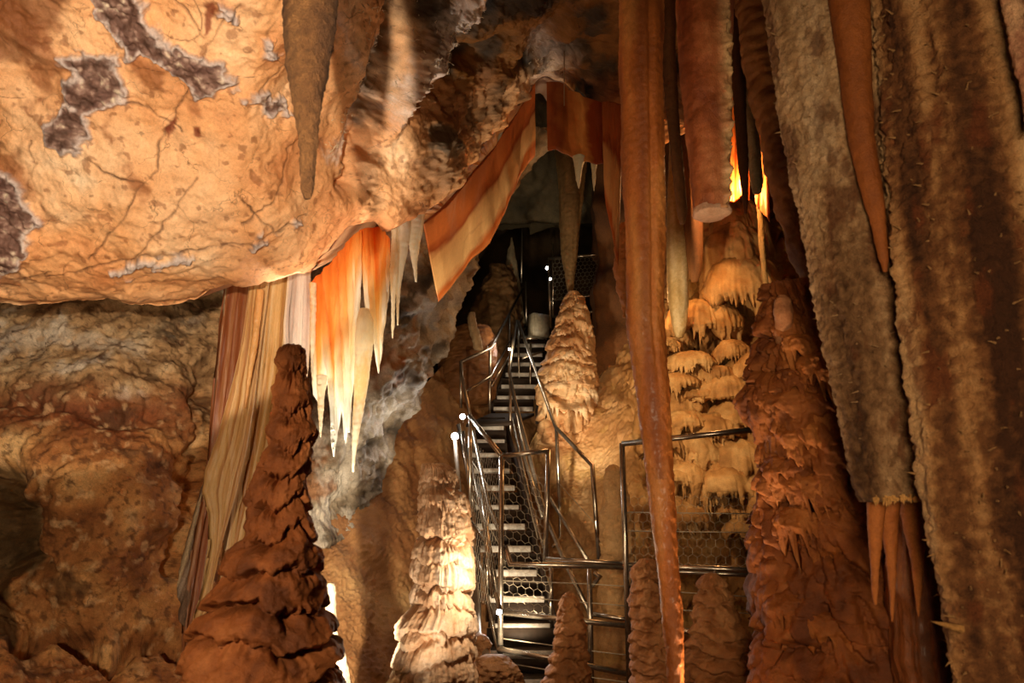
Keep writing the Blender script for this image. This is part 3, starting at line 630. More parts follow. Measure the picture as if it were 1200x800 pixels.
st = tag(tube('stalactite', [(-200, 782, 876), (0, 793, 853), (60, 795, 855), (120, 801, 856), (180, 807, 855), (230, 812, 853), (246, 814, 853), (250, 816, 852)], 3.4, M_WET,
     lambda P, TH, Z, d: mixc(streak([(0, (126, 62, 28)), (.5, (170, 96, 52)), (1, (196, 130, 82))], 231, 6, .3)(P, TH, Z, d), lin((226, 186, 132)) + 0 * P, np.clip(np.exp(-((TH - 5.35) / .28) ** 2) * (.75 + .5 * fbm(P, 14, 3, 233)), 0, 1)),  # pale crest: a sparkling highlight painted into the colour
     lambda P, TH, Z, R: .008 * fbm(P, 8, 3, 232) + .026 * np.exp(-((TH - 5.35) / .26) ** 2) * (1 + 1.1 * fbm(P, 20, 3, 234)), 300, 120, smooth_k=5),
     'broken-off stalactite with a flat pale end above the terraced flowstone', 'stalactite')
tube('broken_end', [(244, 813, 854), (248, 812, 855), (252, 813, 854), (254, 818, 850)], 3.4, M_FLOW, streak([(0, (188, 140, 110)), (1, (226, 186, 156))], 241, 9, 1), lambda P, TH, Z, R: .012 * fbm(P, 14, 3, 242), 14, 60, smooth_k=1, parent=st)
# thin companion behind its right edge
formation('stalactite', 'slender reddish stalactite close behind the broken-off one', 'stalactite', [(-160, 838, 876), (0, 840, 860), (60, 845, 858), (130, 849, 857), (180, 852, 856)], 3.7, M_WET, streak([(0, (150, 70, 40)), (1, (206, 130, 90))], 245, 7, .3), rough(.006, 8, .003, 30, 246), 160, 50, tip=True)

def spikes(parent, seeds, name='crystal_spikes', col=(190, 150, 100), seed=0, mat=None):
    """small pointed coral growths standing out of a column"""
    V = []; F = []; rs = np.random.RandomState(seed)
    for (p, n, ln, r) in seeds:
        n = np.asarray(n, float); n /= np.linalg.norm(n); a = np.cross(n, [.3, .2, 1]); a /= np.linalg.norm(a); b = np.cross(n, a); k = len(V)
        bend = np.array([0, 0, -.25 * ln]) * rs.rand()
        for j in range(5): t = j * 2 * math.pi / 5; V.append(p - n * .006 + (a * math.cos(t) + b * math.sin(t)) * r)
        for j in range(5): t = j * 2 * math.pi / 5; V.append(p + n * ln * .55 + bend * .4 + (a * math.cos(t) + b * math.sin(t)) * r * .5)
        V.append(p + n * ln + bend)
        for j in range(5):
            j2 = (j + 1) % 5; F += [(k + j, k + j2, k + 5 + j2, k + 5 + j), (k + 5 + j, k + 5 + j2, k + 10)]
    o = mesh_obj(name, V, F, mat or M_FUZZ, np.tile(lin(col), (len(V), 1)), parent=parent); o['kind'] = 'stuff'; return o
def sample_surface(o, n, seed, cond=None):
    me = o.data; co = np.empty(len(me.vertices) * 3, np.float32); me.vertices.foreach_get('co', co); co = co.reshape(-1, 3)
    no = np.empty(len(me.vertices) * 3, np.float32); me.vertices.foreach_get('normal', no); no = no.reshape(-1, 3)
    idx = np.arange(len(co))
    if cond is not None: idx = idx[cond(co[idx], no[idx])]
    idx = np.random.RandomState(seed).choice(idx, min(n, len(idx)), replace=False)
    return co[idx], no[idx]

# great crusted columns on the right
colA = formation('column_stalactite', 'thick grey-brown fluted column with a jagged broken foot', 'stalactite',
     [(-240, 860, 1005), (-100, 888, 1025), (0, 905, 1040), (100, 918, 1050), (200, 934, 1062), (300, 955, 1075), (400, 972, 1088), (480, 990, 1098), (540, 1003, 1104), (575, 1012, 1106), (588, 1020, 1105)], 2.35, M_FUZZ,
     lambda P, TH, Z, d: mixc(streak([(0, (84, 54, 30)), (.35, (142, 104, 68)), (.6, (182, 144, 102)), (1, (208, 176, 138))], 251, 6, .07, (96, 52, 26))(P, TH, Z, d), ramp(.5 + .6 * fbm(P, 9, 3, 259, scale=(1, 1, .1)), (0, (70, 34, 24)), (1, (150, 96, 74))), sstep(5.0, 5.35, TH + .2 * fbm(P, 6, 3, 258)) * sstep(2.3, 1.9, Z)),
     lambda P, TH, Z, R: .03 * fbm(P, 5, 3, 252, scale=(1, 1, .1)) + .010 * fbm(P, 38, 3, 253) + .005 * fbm(P, 11, 2, 255) - .05 * np.exp(-((TH - 5.15) / .28) ** 2) * sstep(2.25, 2.6, Z), 520, 260, smooth_k=9)
rk = np.random.RandomState(3); sd = []
for k in range(110):
    a = 3.3 + 2.9 * rk.rand(); c0 = W(1062, 584 + 4 * rk.rand(), 2.35); sd.append((c0 + np.array([math.cos(a) * .125, math.sin(a) * .125, .01 * rk.rand()]), (math.cos(a) * .4, math.sin(a) * .4, -1), .004 + .02 * rk.rand() ** 2, .006))
spikes(colA, sd, 'jagged_rim', (226, 168, 96), 8)
V0, N0 = sample_surface(colA, 160, 5, lambda c, n: n[:, 1] < .3)
spikes(colA, [(p, n, .012 + .02 * abs(math.sin(i * 12.9)), .004) for i, (p, n) in enumerate(zip(V0, N0))], 'crystal_spikes', (176, 138, 96), 3)
colB = formation('column_stalactite', 'widest coral-crusted brown column at the right edge with bristling spikes', 'stalactite',
     [(-240, 985, 1290), (-100, 1012, 1290), (0, 1032, 1290), (100, 1045, 1290), (200, 1056, 1295), (300, 1066, 1300), (400, 1078, 1310), (500, 1090, 1320), (600, 1098, 1330), (700, 1112, 1340), (800, 1126, 1350), (950, 1145, 1370)], 2.05, M_FUZZ,
     streak([(0, (66, 36, 16)), (.35, (118, 74, 40)), (.55, (164, 116, 70)), (.8, (186, 140, 92)), (1, (200, 158, 110))], 261, 6, .06, (108, 54, 24), 1.0),
     lambda P, TH, Z, R: .07 * fbm(P, 5, 3, 262, scale=(1, 1, .07)) + .013 * fbm(P, 34, 3, 263) + .007 * fbm(P, 9, 3, 265), 560, 340, smooth_k=9, depth=.8)
V0, N0 = sample_surface(colB, 620, 6, lambda c, n: (n[:, 1] < .25))
spikes(colB, [(p, n, .012 + .03 * abs(math.sin(i * 12.9)) ** 3, .0045) for i, (p, n) in enumerate(zip(V0, N0))], 'crystal_spikes', (170, 126, 78), 4)
formation('stalactite', 'smooth orange-brown stalactite nestled between the two crusted columns', 'stalactite',
     [(-200, 945, 1010), (0, 972, 1018), (80, 986, 1020), (160, 994, 1022), (220, 1008, 1032), (260, 1020, 1038), (300, 1028, 1042), (318, 1034, 1040)], 2.12, M_FLOW, streak([(0, (108, 54, 18)), (1, (146, 82, 32))], 271, 5, .3), rough(.006, 7, .002, 40, 272), 220, 70, tip=True)
formation('stalactite', 'knobbly thorn-studded stalactite at the very upper right corner', 'stalactite', [(-150, 1160, 1190), (0, 1176, 1196), (60, 1186, 1204), (110, 1198, 1212), (150, 1204, 1214)], 1.7, M_FUZZ, streak([(0, (150, 80, 60)), (1, (206, 160, 120))], 275, 14, .6), rough(.006, 14, .006, 40, 276), 160, 50)
formation('stalactite', 'long leaning brown stalactite left of the grey-brown column', 'stalactite',
     [(-200, 838, 900), (0, 864, 905), (60, 872, 912), (120, 884, 924), (180, 895, 934), (240, 910, 944), (300, 930, 955), (335, 940, 960), (352, 944, 956)], 4.4, M_FLOW, streak([(0, (96, 56, 28)), (.5, (142, 92, 50)), (1, (170, 116, 68))], 281, 4, .3), lambda P, TH, Z, R: .03 * fbm(P, 4, 4, 282) + .15 * R * flow(TH * .12, Z, .12, .06, 4, .7, .3), 260, 80, tip=True)
redf = formation('flowstone_column', 'dark red-brown column of knobbly dripping flowstone beside the broken foot', 'flowstone',
     [(335, 906, 960), (370, 906, 985), (420, 900, 1000), (470, 892, 1020), (520, 900, 1050), (600, 902, 1090), (680, 906, 1120), (760, 900, 1140), (880, 890, 1170), (960, 885, 1180)], 3.25, M_FLOW,
     streak([(0, (80, 38, 12)), (.5, (128, 68, 26)), (1, (160, 96, 46))], 291, 4, .4, (88, 44, 20)),
     lambda P, TH, Z, R: .11 * (flow(TH * .36 + .25 * Z, Z, .26, .06, 15, 1.3, .9, .8) - .5) + .035 * (flow(TH * .36 + .3 * Z, Z, .11, .035, 16, 1.2, .8, .7) - .4) + .03 * ridged(P + .3 * P[..., 2:3] * np.array([-1, 0, 0]), 8, 3, 294, (1, 1, .22)) + .07 * fbm(P, 2.6, 3, 292) + .007 * fbm(P, 24, 3, 293), 460, 300, smooth_k=15, depth=.8)
RC = [(0, (88, 42, 14)), (.5, (138, 76, 28)), (1, (172, 106, 50))]; rr = np.random.RandomState(21)
for k in range(22):
    py = 372 + k * 20; lo, hi = np.interp(py, [370, 470, 600, 800], [908, 900, 908, 905]), np.interp(py, [370, 470, 600, 800], [965, 1000, 1010, 1060])
    px = lo + 14 + (hi - lo - 28) * ((k * .382) % 1); hw = 20 + 16 * rr.rand()
    terrace(redf, px, py, py + 18 + 14 * rr.rand(), hw, 3.02 + .1 * rr.rand() + .0006 * abs(px - 960), .10 + .16 * rr.rand(), 80 + k, RC, None, .8, 110, -.22, .026)
formation('stalagmite', 'pale rounded knob leaning on top of the red-brown flowstone column', 'stalagmite', [(347, 912, 922), (352, 909, 928), (370, 908, 930), (390, 910, 931, 3.1), (405, 912, 934, 3.16), (425, 912, 938, 3.3), (450, 912, 940, 3.45)], 3.05, M_FLOW, streak([(0, (150, 96, 60)), (1, (196, 140, 96))], 295, 8, .5), rough(.012, 8, .004, 30, 296), 120, 60, tip=True)
for i, (pts, lab) in enumerate([
     ([(560, 1016, 1046), (600, 1017, 1036), (650, 1019, 1032), (690, 1021, 1030), (708, 1024, 1028)], 'ochre drip stalactite under the broken foot, first and longest of its row'),
     ([(570, 1030, 1058), (610, 1033, 1050), (650, 1038, 1050), (690, 1042, 1049), (728, 1044, 1047)], 'ochre drip stalactite under the broken foot, second of its row'),
     ([(570, 1052, 1086), (620, 1060, 1082), (660, 1068, 1082), (700, 1072, 1080), (722, 1075, 1078)], 'brown drip stalactite under the broken foot, thick third of its row'),
     ([(570, 1076, 1106), (600, 1082, 1100), (630, 1090, 1102), (666, 1097, 1101)], 'short brown drip stalactite under the broken foot next to the spiky column')]):
    formation('drip_stalactite', lab, 'stalactite', pts, 2.42 + .03 * i, M_FLOW, streak([(0, (140, 74, 28)), (1, (186, 112, 52))], 301 + i, 7, .3), rough(.005, 9, .002, 40, 302 + i), 120, 40, tip=True, smooth_k=3)
formation('flowstone_column', 'dark ribbed flowstone mass hanging below the broken foot', 'flowstone', [(580, 1035, 1130), (640, 1050, 1140), (720, 1052, 1150), (800, 1060, 1160), (940, 1070, 1170)], 2.75, M_WET, streak([(0, (84, 44, 18)), (.6, (138, 78, 36)), (1, (168, 106, 54))], 311, 6, .12), lambda P, TH, Z, R: .03 * ridged(np.stack([np.cos(TH) * 1.8, np.sin(TH) * 1.8, Z * .4], -1), 1.6, 3, 312) + .02 * fbm(P, 5, 3, 313), 200, 160)
tb = spikes(colB, [(W(1124, 736, 1.85), (-1, -.2, .25), .085, .012)], 'thorn', (178, 128, 70), 9); del tb['kind']

# low stalagmites along the bottom
def smite(label, prof, Y, seed, c, h=.075, amp=.16):
    formation('stalagmite', label, 'stalagmite', prof, Y, M_FLOW, streak(c, seed, 4, .4), lambda P, TH, Z, R: amp * (R + .05) * 1.1 * (.35 + shelves(TH, Z, h, seed % 30, .3, .13)) + amp * .5 * (R + .03) * flow(TH * np.mean(R), Z, h * 1.2, .04, seed % 30, .7, .5) + .022 * fbm(P, 8, 4, seed + 1) + .012 * ridged(P, 22, 2, seed + 3), 260, 140, tip=True, smooth_k=7)
BR = [(0, (96, 58, 28)), (.5, (156, 102, 58)), (1, (186, 134, 84))]
smite('ringed cone-shaped stalagmite in front of the lower stair railing', [(694, 666, 672), (698, 660, 677), (712, 656, 680), (740, 652, 684), (770, 646, 687), (800, 638, 690), (850, 632, 694), (930, 626, 700)], 4.5, 321, BR)
smite('knobbly brown stalagmite below the platform, right of the longest stalactite', [(672, 830, 838), (680, 822, 846), (690, 820, 850), (710, 818, 856), (740, 814, 870), (770, 808, 884), (800, 806, 896), (860, 800, 910), (940, 796, 920)], 4.3, 331, BR, .085, .2)
smite('dark stalagmite half hidden behind the longest stalactite', [(655, 752, 762), (664, 744, 772), (690, 742, 778), (730, 742, 784), (770, 742, 800), (800, 744, 810), (900, 736, 815)], 4.7, 341, BR, .08, .18)
smite('smooth pale bulbous stalagmite behind the gate post', [(545, 715, 722), (550, 710, 730), (575, 709, 735), (590, 711, 736), (600, 706, 740), (625, 705, 742), (640, 706, 742), (652, 704, 744), (672, 704, 746), (720, 700, 750)], 7.0, 351, [(0, (196, 146, 88)), (1, (228, 190, 136))], .28, .12)

# pale layered stalagmite lit from the side
formation('stalagmite', 'brightly lit cream stalagmite built of fluted tiers beside the lamp', 'stalagmite',
     [(543, 503, 512), (550, 502, 524), (572, 500, 530), (580, 497, 540), (600, 498, 543), (624, 497, 544), (630, 495, 546), (640, 492, 548), (680, 490, 547), (712, 489, 546), (718, 482, 550), (730, 475, 550), (760, 472, 549), (800, 465, 549), (860, 455, 552), (940, 450, 556)], 5.2, M_FLOW,
     streak([(0, (186, 142, 104)), (.4, (220, 184, 148)), (1, (240, 220, 196))], 361, 5, .25),
     lambda P, TH, Z, R: .055 * (.2 + shelves(TH, Z, .34, 22, .2, .055)) + .05 * flow(TH * .27, Z, .17, .05, 22, .5, .5, .5) + .028 * ridged(np.stack([np.cos(TH) * 4, np.sin(TH) * 4, Z * 1.2], -1), 1.4, 2, 362) + .012 * fbm(P, 18, 3, 363), 520, 300, smooth_k=5)
formation('stalagmite', 'slim bright white stalagmite at the right foot of the rust-brown one', 'stalagmite', [(683, 386, 390), (690, 383, 393), (720, 382, 394), (752, 384, 397), (765, 388, 406), (800, 386, 409), (860, 380, 414), (940, 374, 420)], 5.1, M_FLOW, streak([(0, (170, 150, 124)), (1, (210, 196, 172))], 371, 5, .3), rough(.01, 10, .006, 30, 372), 120, 60, tip=True)

# central stalagmite by the stairs with the thin column above it
formation('stalagmite', 'cream beehive-tiered stalagmite standing beside the stair head', 'stalagmite',
     [(342, 669, 675), (350, 664, 682), (372, 655, 687), (385, 653, 689), (400, 647, 690), (420, 643, 692), (445, 636, 695), (465, 634, 694), (485, 636, 690), (520, 636, 688)], 9.6, M_FLOW,
     streak([(0, (176, 122, 76)), (.5, (214, 168, 116)), (1, (234, 200, 152))], 381, 3, .5),
     lambda P, TH, Z, R: .2 * (R + .1) * 1.6 * (flow(TH * .34, Z, .22, .06, 31, 1.1, .8, .5) - .4) + .05 * np.abs(fbm(P, 4, 2, 383)) + .02 * fbm(P, 7, 3, 382), 320, 200, tip=True)
bh = [o for o in bpy.data.objects if o.get('label', '').startswith('cream beehive')][0]
BC = [(0, (206, 152, 104)), (.5, (234, 194, 146)), (1, (246, 222, 182))]; rb = np.random.RandomState(5)
for k in range(20):
    py = 352 + k * 6.2; R_ = np.interp(py, [342, 372, 400, 445, 480], [4, 15, 22, 29, 29]); cx = np.interp(py, [342, 400, 480], [672, 668, 665])
    off = (((k * .618) % 1) - .5) * 1.3; terrace(bh, cx + off * R_, py, py + 9 + 5 * rb.rand(), R_ * (.5 + .22 * rb.rand()), 9.6 - .0105 * R_ * math.sqrt(max(0, 1 - off * off)) * .8, .06 + .16 * rb.rand(), 120 + k, BC, None, .85, 100, 0, .045)
formation('column_stalactite', 'thin ribbed column coming down onto the beehive stalagmite', 'stalactite', [(150, 650, 690), (220, 656, 684), (262, 657, 679), (300, 659, 676), (325, 663, 673), (344, 665, 671)], 9.7, M_FLOW, streak([(0, (110, 86, 54)), (1, (168, 138, 92))], 391, 5, .15), rough(.02, 5, .01, 20, 392, .15, .2), 160, 60)
formation('stalagmite', 'dim ghostly grey stalagmite far back by the stair landing', 'stalagmite', [(278, 598, 600), (286, 597, 602), (300, 594, 604), (320, 591, 607), (345, 586, 612), (380, 580, 616)], 12.2, M_FLOW, streak([(0, (120, 108, 84)), (1, (170, 156, 126))], 395, 4, .5), rough(.04, 4, .01, 20, 396), 100, 60, tip=True)
formation('boulder', 'rounded dark brown flowstone boulder at the top of the slope', 'rock', [(384, 535, 575), (392, 528, 578), (405, 522, 580), (430, 515, 580), (470, 505, 580)], 10.3, M_FLOW, streak([(0, (104, 64, 32)), (1, (150, 100, 54))], 401, 2, .4), rough(.06, 2, .02, 12, 402), 140, 110, tip=True)
formation('boulder', 'tall dim brown rock rising behind the stair rail', 'rock', [(312, 574, 600), (330, 566, 606), (350, 558, 610), (380, 550, 612), (430, 545, 612), (480, 540, 612)], 12.0, M_ROCK, streak([(0, (84, 60, 34)), (1, (140, 104, 62))], 405, 2, .5), rough(.15, 1.5, .05, 6, 406), 160, 120, tip=True)
formation('stalagmite', 'tiny pale stalagmite perched on the boulder beside the outcrop', 'stalagmite', [(366, 550, 556), (372, 548, 558), (384, 549, 560), (396, 553, 564), (410, 556, 566)], 9.7, M_FLOW, streak([(0, (140, 110, 76)), (1, (190, 158, 116))], 408, 4, .5), rough(.02, 8, .01, 20, 409), 60, 40, tip=True)

# ------------------------------------------------------------------ curtains and draperies
def band_col(stops, seed, warp=.12, axis='v', freq=14):
    def g(P, U, V):
        w = warp * noise(U * 4, V * 4, seed) + .03 * noise(U * 14, V * 14, seed + 1)
        t = (V if axis == 'v' else U) + w
        c = ramp(t, *stops)
        ln = sstep(.55, .9, noise(t * freq, U * 1.5 if axis == 'v' else V * 1.5, seed + 2)); return mixc(c, lin((132, 62, 22)) + 0 * c, .5 * ln)
    return g
arch = [(0, (168, 88, 40)), (.25, (190, 100, 44)), (.36, (150, 66, 24)), (.45, (206, 150, 90)), (.8, (226, 178, 116)), (.9, (196, 100, 40)), (1, (206, 120, 60))]
tag(sheet('arch_drapery', [(496, 262, 5.45), (520, 243, 5.55), (550, 208, 5.75), (580, 172, 5.95), (606, 132, 6.1), (622, 106, 6.15), (627, 92, 6.15)], [(514, 354, 5.75), (530, 335, 5.8), (552, 305, 5.9), (574, 285, 5.95), (592, 252, 6.0), (598, 236, 6.05), (610, 205, 6.1), (627, 181, 6.15)], M_CURT, band_col(arch, 411, .16, 'v', 22), 220, 150, .06, .10, 5, 1, ribs=.06),
    'long banded orange and cream drapery sweeping down from the arch', 'drapery')
tag(sheet('arch_drapery', [(641, 96, 5.8), (655, 98, 5.75), (680, 112, 5.7), (705, 122, 5.6), (735, 130, 5.5)], [(642, 174, 5.8), (652, 178, 5.75), (672, 182, 5.7), (692, 190, 5.65), (706, 192, 5.6), (716, 178, 5.55), (735, 190, 5.5)], M_CURT,
    band_col([(0, (150, 74, 30)), (.1, (132, 58, 20)), (.3, (196, 118, 54)), (.42, (222, 160, 84)), (.55, (150, 64, 22)), (.8, (120, 50, 20)), (1, (170, 90, 40))], 421, .08, 'u', 6), 140, 100, .05, .14, 4, 2, ribs=.08), 'orange and brown folded drapery beside the arch, above the dark opening', 'drapery')
tag(sheet('arch_drapery', [(706, 120, 5.4), (716, 120, 5.35), (730, 124, 5.3)], [(709, 232, 5.5), (716, 268, 5.45), (724, 312, 5.4)], M_CURT, band_col(arch, 431, .1), 60, 140, .05, .04, 3, 3), 'narrow tan drapery hugging the longest stalactite', 'drapery')
formation('drapery_lobe', 'lumpy orange flowstone lobes just left of the longest stalactite', 'drapery', [(262, 726, 738), (272, 720, 744), (300, 722, 745), (312, 719, 746), (340, 722, 744), (358, 728, 742), (372, 731, 737)], 5.6, M_FLOW, streak([(0, (176, 110, 56)), (1, (214, 150, 88))], 435, 5, .4), rough(.03, 6, .01, 20, 436), 120, 60, tip=True)
for p, lab in (([(184, 671, 686), (196, 673, 683), (210, 675, 681), (221, 677.5, 679)], 'small ice-white stalactite hanging in the dark opening under the arch'), ([(190, 692, 700), (205, 694, 698), (224, 695.5, 696.5)], 'small brown stalactite beside the ice-white one')):
    formation('stalactite', lab, 'stalactite', p, 5.7, M_CURT, streak([(0, (206, 196, 160)), (1, (236, 230, 206))] if 'ice' in lab else [(0, (130, 76, 36)), (1, (170, 110, 60))], 441, 9, .3), rough(.006, 20, .003, 50, 442), 60, 30, tip=True, smooth_k=3)
formation('straw_stalactite', 'hair-thin straw stalactite above the folded arch drapery', 'stalactite', [(60, 660.4, 662), (124, 660.6, 661.6)], 5.4, M_FLOW, streak([(0, (150, 120, 90)), (1, (190, 160, 130))], 445, 9, .3), None, 30, 12, tip=True, smooth_k=1)

# glowing orange drapery and its points
GL = [(0, (238, 138, 52)), (.2, (246, 166, 74)), (.42, (250, 200, 120)), (.6, (250, 228, 184)), (.78, (250, 242, 224)), (1, (250, 246, 234))]
def glow_col(seed, shift=0.):
    def g(P, U, V):
        t = V + .3 * noise(U * 5, V * 1.6, seed) + .12 * noise(U * 16, V * 3, seed + 1) + shift
        c = ramp(np.clip(t, 0, 1), *GL)
        return mixc(c, lin((234, 112, 32)) + 0 * c, .6 * sstep(.2, .6, noise(U * 9, V * 1.5, seed + 2)) * sstep(.7, .3, V))
    return g
tag(sheet('glowing_drapery', [(364, 334, 5.05), (372, 326, 5.05), (392, 305, 5.05), (412, 280, 5.05), (424, 270, 5.05)],
    [(367, 462, 5.0), (372, 470, 5.0), (375.5, 492, 5.0), (379, 470, 5.0), (383, 448, 5.0), (388, 470, 5.0), (391, 500, 5.0), (392.5, 536, 5.0), (396, 505, 5.0), (401, 478, 5.0), (404, 500, 5.0), (405, 522, 5.0), (407, 500, 5.0), (410, 508, 5.0), (414, 450, 5.0), (419, 390, 5.0), (423, 330, 5.0)], M_TRANS, glow_col(451), 240, 200, .045, .05, 7, 4, edge=.008),
    'broad glowing orange drapery with white pointed tips', 'drapery', 'glowing draperies under the ceiling lip')
tag(sheet('glowing_drapery', [(420, 272, 5.15), (432, 268, 5.15), (446, 268, 5.15), (457, 280, 5.15)], [(428, 360, 5.1), (436, 385, 5.1), (441, 420, 5.1), (443, 437, 5.1), (447, 405, 5.1), (452, 370, 5.1), (456, 330, 5.1)], M_TRANS, glow_col(461, -.05), 120, 160, .045, .04, 4, 5, edge=.008),
    'narrower glowing amber drapery overlapping behind the broad one', 'drapery', 'glowing draperies under the ceiling lip')
WH = [(0, (244, 214, 160)), (.3, (248, 234, 204)), (1, (250, 242, 222))]
for i, (p, Y, lab) in enumerate([
    ([(362, 421, 432), (375, 418, 437), (400, 416, 438), (440, 415, 433), (480, 414, 426), (520, 412.5, 418.5), (545, 412.5, 415.5), (553, 413, 414.5)], 4.95, 'long white pointed stalactite in front of the glowing draperies'),
    ([(240, 458, 466), (278, 459, 465), (300, 457, 467), (340, 458, 464), (375, 458.5, 462), (396, 459.5, 460.5)], 5.2, 'slim white stalactite, longest of the three right of the amber drapery'),
    ([(236, 464, 484), (270, 464, 481), (300, 464, 476), (335, 464, 470), (365, 464.5, 467.5), (381, 465.5, 466.5)], 5.25, 'cream tapering stalactite between the slim white ones'),
    ([(232, 476, 500), (266, 478, 496), (285, 479, 492), (305, 482, 489), (330, 486, 489)], 5.3, 'short frosty white stalactite nearest the banded drapery'),
    ([(332, 363, 371), (400, 364, 369), (430, 364.5, 367.5), (455, 366, 367)], 4.98, 'thin pale stalactite at the outer edge of the broad drapery'),
    ([(440, 371, 383), (470, 372, 380), (500, 374, 377.5), (512, 374.8, 376)], 4.93, 'small milky stalactite hanging off the broad drapery')]):
    formation('stalactite', lab, 'stalactite', p, Y, M_TRANS, streak(WH, 471 + i, 6, .2), rough(.006, 9, .003, 30, 472 + i), 160, 36, tip=True, smooth_k=3)

# left draperies
LD = [(0, (150, 92, 48)), (.25, (196, 140, 80)), (.5, (222, 178, 116)), (.75, (206, 156, 96)), (1, (230, 194, 140))]
def ldc(seed, stops=LD, f=8):
    def g(P, U, V):
        t = .5 + .6 * noise(U * f, V * .9, seed) + .25 * noise(U * f * 3, V * 2, seed + 1)
        c = ramp(np.clip(t, 0, 1), *stops); rim = np.maximum(sstep(.05, 0, U), sstep(.95, 1, U)); return mixc(c, lin((236, 208, 164)) + 0 * c, .7 * rim)
    return g
def curtain(label, L, R, seed, stops=LD, thick=.05, fold=.06, f=4, mat=None):
    """curtain between two hanging edges"""
    n = max(len(L), len(R))
    def rs(E, k):
        e = np.array(E, float); s = np.linspace(0, 1, len(e)); q = np.linspace(0, 1, k); return np.stack([np.interp(q, s, e[:, j]) for j in range(3)], -1)
    return tag(sheet('drapery', [tuple(x) for x in rs(L, 60)], [tuple(x) for x in rs(R, 60)], mat or M_CURT, lambda P, U, V: ldc(seed, stops)(P, V, U), 240, 90, thick, fold, f, seed % 17, across=True), label, 'drapery', 'draperies on the left')
curtain('rusty outer drapery hanging from the slab, left edge of the drapery group', [(268, 290, 5.5), (254, 420, 5.5), (246, 500, 5.5), (240, 560, 5.5), (228, 620, 5.45), (214, 690, 5.4), (212, 775, 5.4)], [(304, 286, 5.65), (290, 420, 5.65), (274, 500, 5.6), (256, 570, 5.55), (246, 630, 5.5), (236, 700, 5.45), (222, 770, 5.4)], 481, [(0, (108, 52, 26)), (.5, (152, 82, 42)), (1, (190, 132, 88))])
curtain('wavy cream-rimmed drapery in the middle of the left drapery group', [(296, 290, 5.0), (284, 400, 5.0), (272, 462, 4.98), (258, 515, 4.95), (243, 552, 4.92), (240, 575, 4.95), (248, 600, 5.0), (249, 640, 5.02), (240, 690, 5.02), (224, 750, 5.02)], [(322, 286, 5.05), (308, 400, 5.05), (300, 470, 5.05), (290, 530, 5.05), (278, 580, 5.05), (266, 620, 5.05), (256, 655, 5.05), (246, 705, 5.05), (229, 755, 5.04)], 491, fold=.035)
curtain('straight golden drapery with fine ribs behind the rust-brown stalagmite', [(314, 280, 5.2), (302, 420, 5.2), (290, 500, 5.2), (276, 580, 5.2), (262, 680, 5.2), (256, 712, 5.2)], [(352, 280, 5.3), (338, 420, 5.3), (324, 500, 5.3), (304, 590, 5.28), (282, 660, 5.25), (262, 712, 5.22)], 501, [(0, (176, 116, 58)), (.4, (214, 164, 98)), (1, (236, 204, 150))], fold=.05, f=6)
curtain('pale frosted drapery strip touching the glowing one', [(340, 280, 5.2), (332, 380, 5.2), (334, 430, 5.2), (330, 480, 5.2), (322, 540, 5.2)], [(364, 280, 5.25), (362, 380, 5.25), (360, 430, 5.25), (352, 490, 5.25), (338, 560, 5.25)], 511, [(0, (170, 140, 124)), (.5, (206, 190, 178)), (1, (232, 220, 206))])
formation('stalactite', 'thin amber rib stalactite in front of the wavy drapery', 'stalactite', [(340, 300, 309), (400, 294, 302), (440, 289, 295), (478, 286, 288.5)], 4.88, M_CURT, streak([(0, (196, 124, 60)), (1, (228, 176, 110))], 521, 6, .2), rough(.006, 8, .003, 30, 522), 120, 30, tip=True)
curtain('dark crusted drapery at the lower left of the group above the floor rocks', [(240, 560, 5.6), (226, 620, 5.5), (212, 670, 5.4), (209, 690, 5.4)], [(252, 580, 5.7), (246, 640, 5.6), (240, 700, 5.5), (222, 760, 5.4)], 531, [(0, (90, 64, 48)), (.5, (140, 110, 88)), (1, (196, 176, 156))], mat=M_FUZZ)

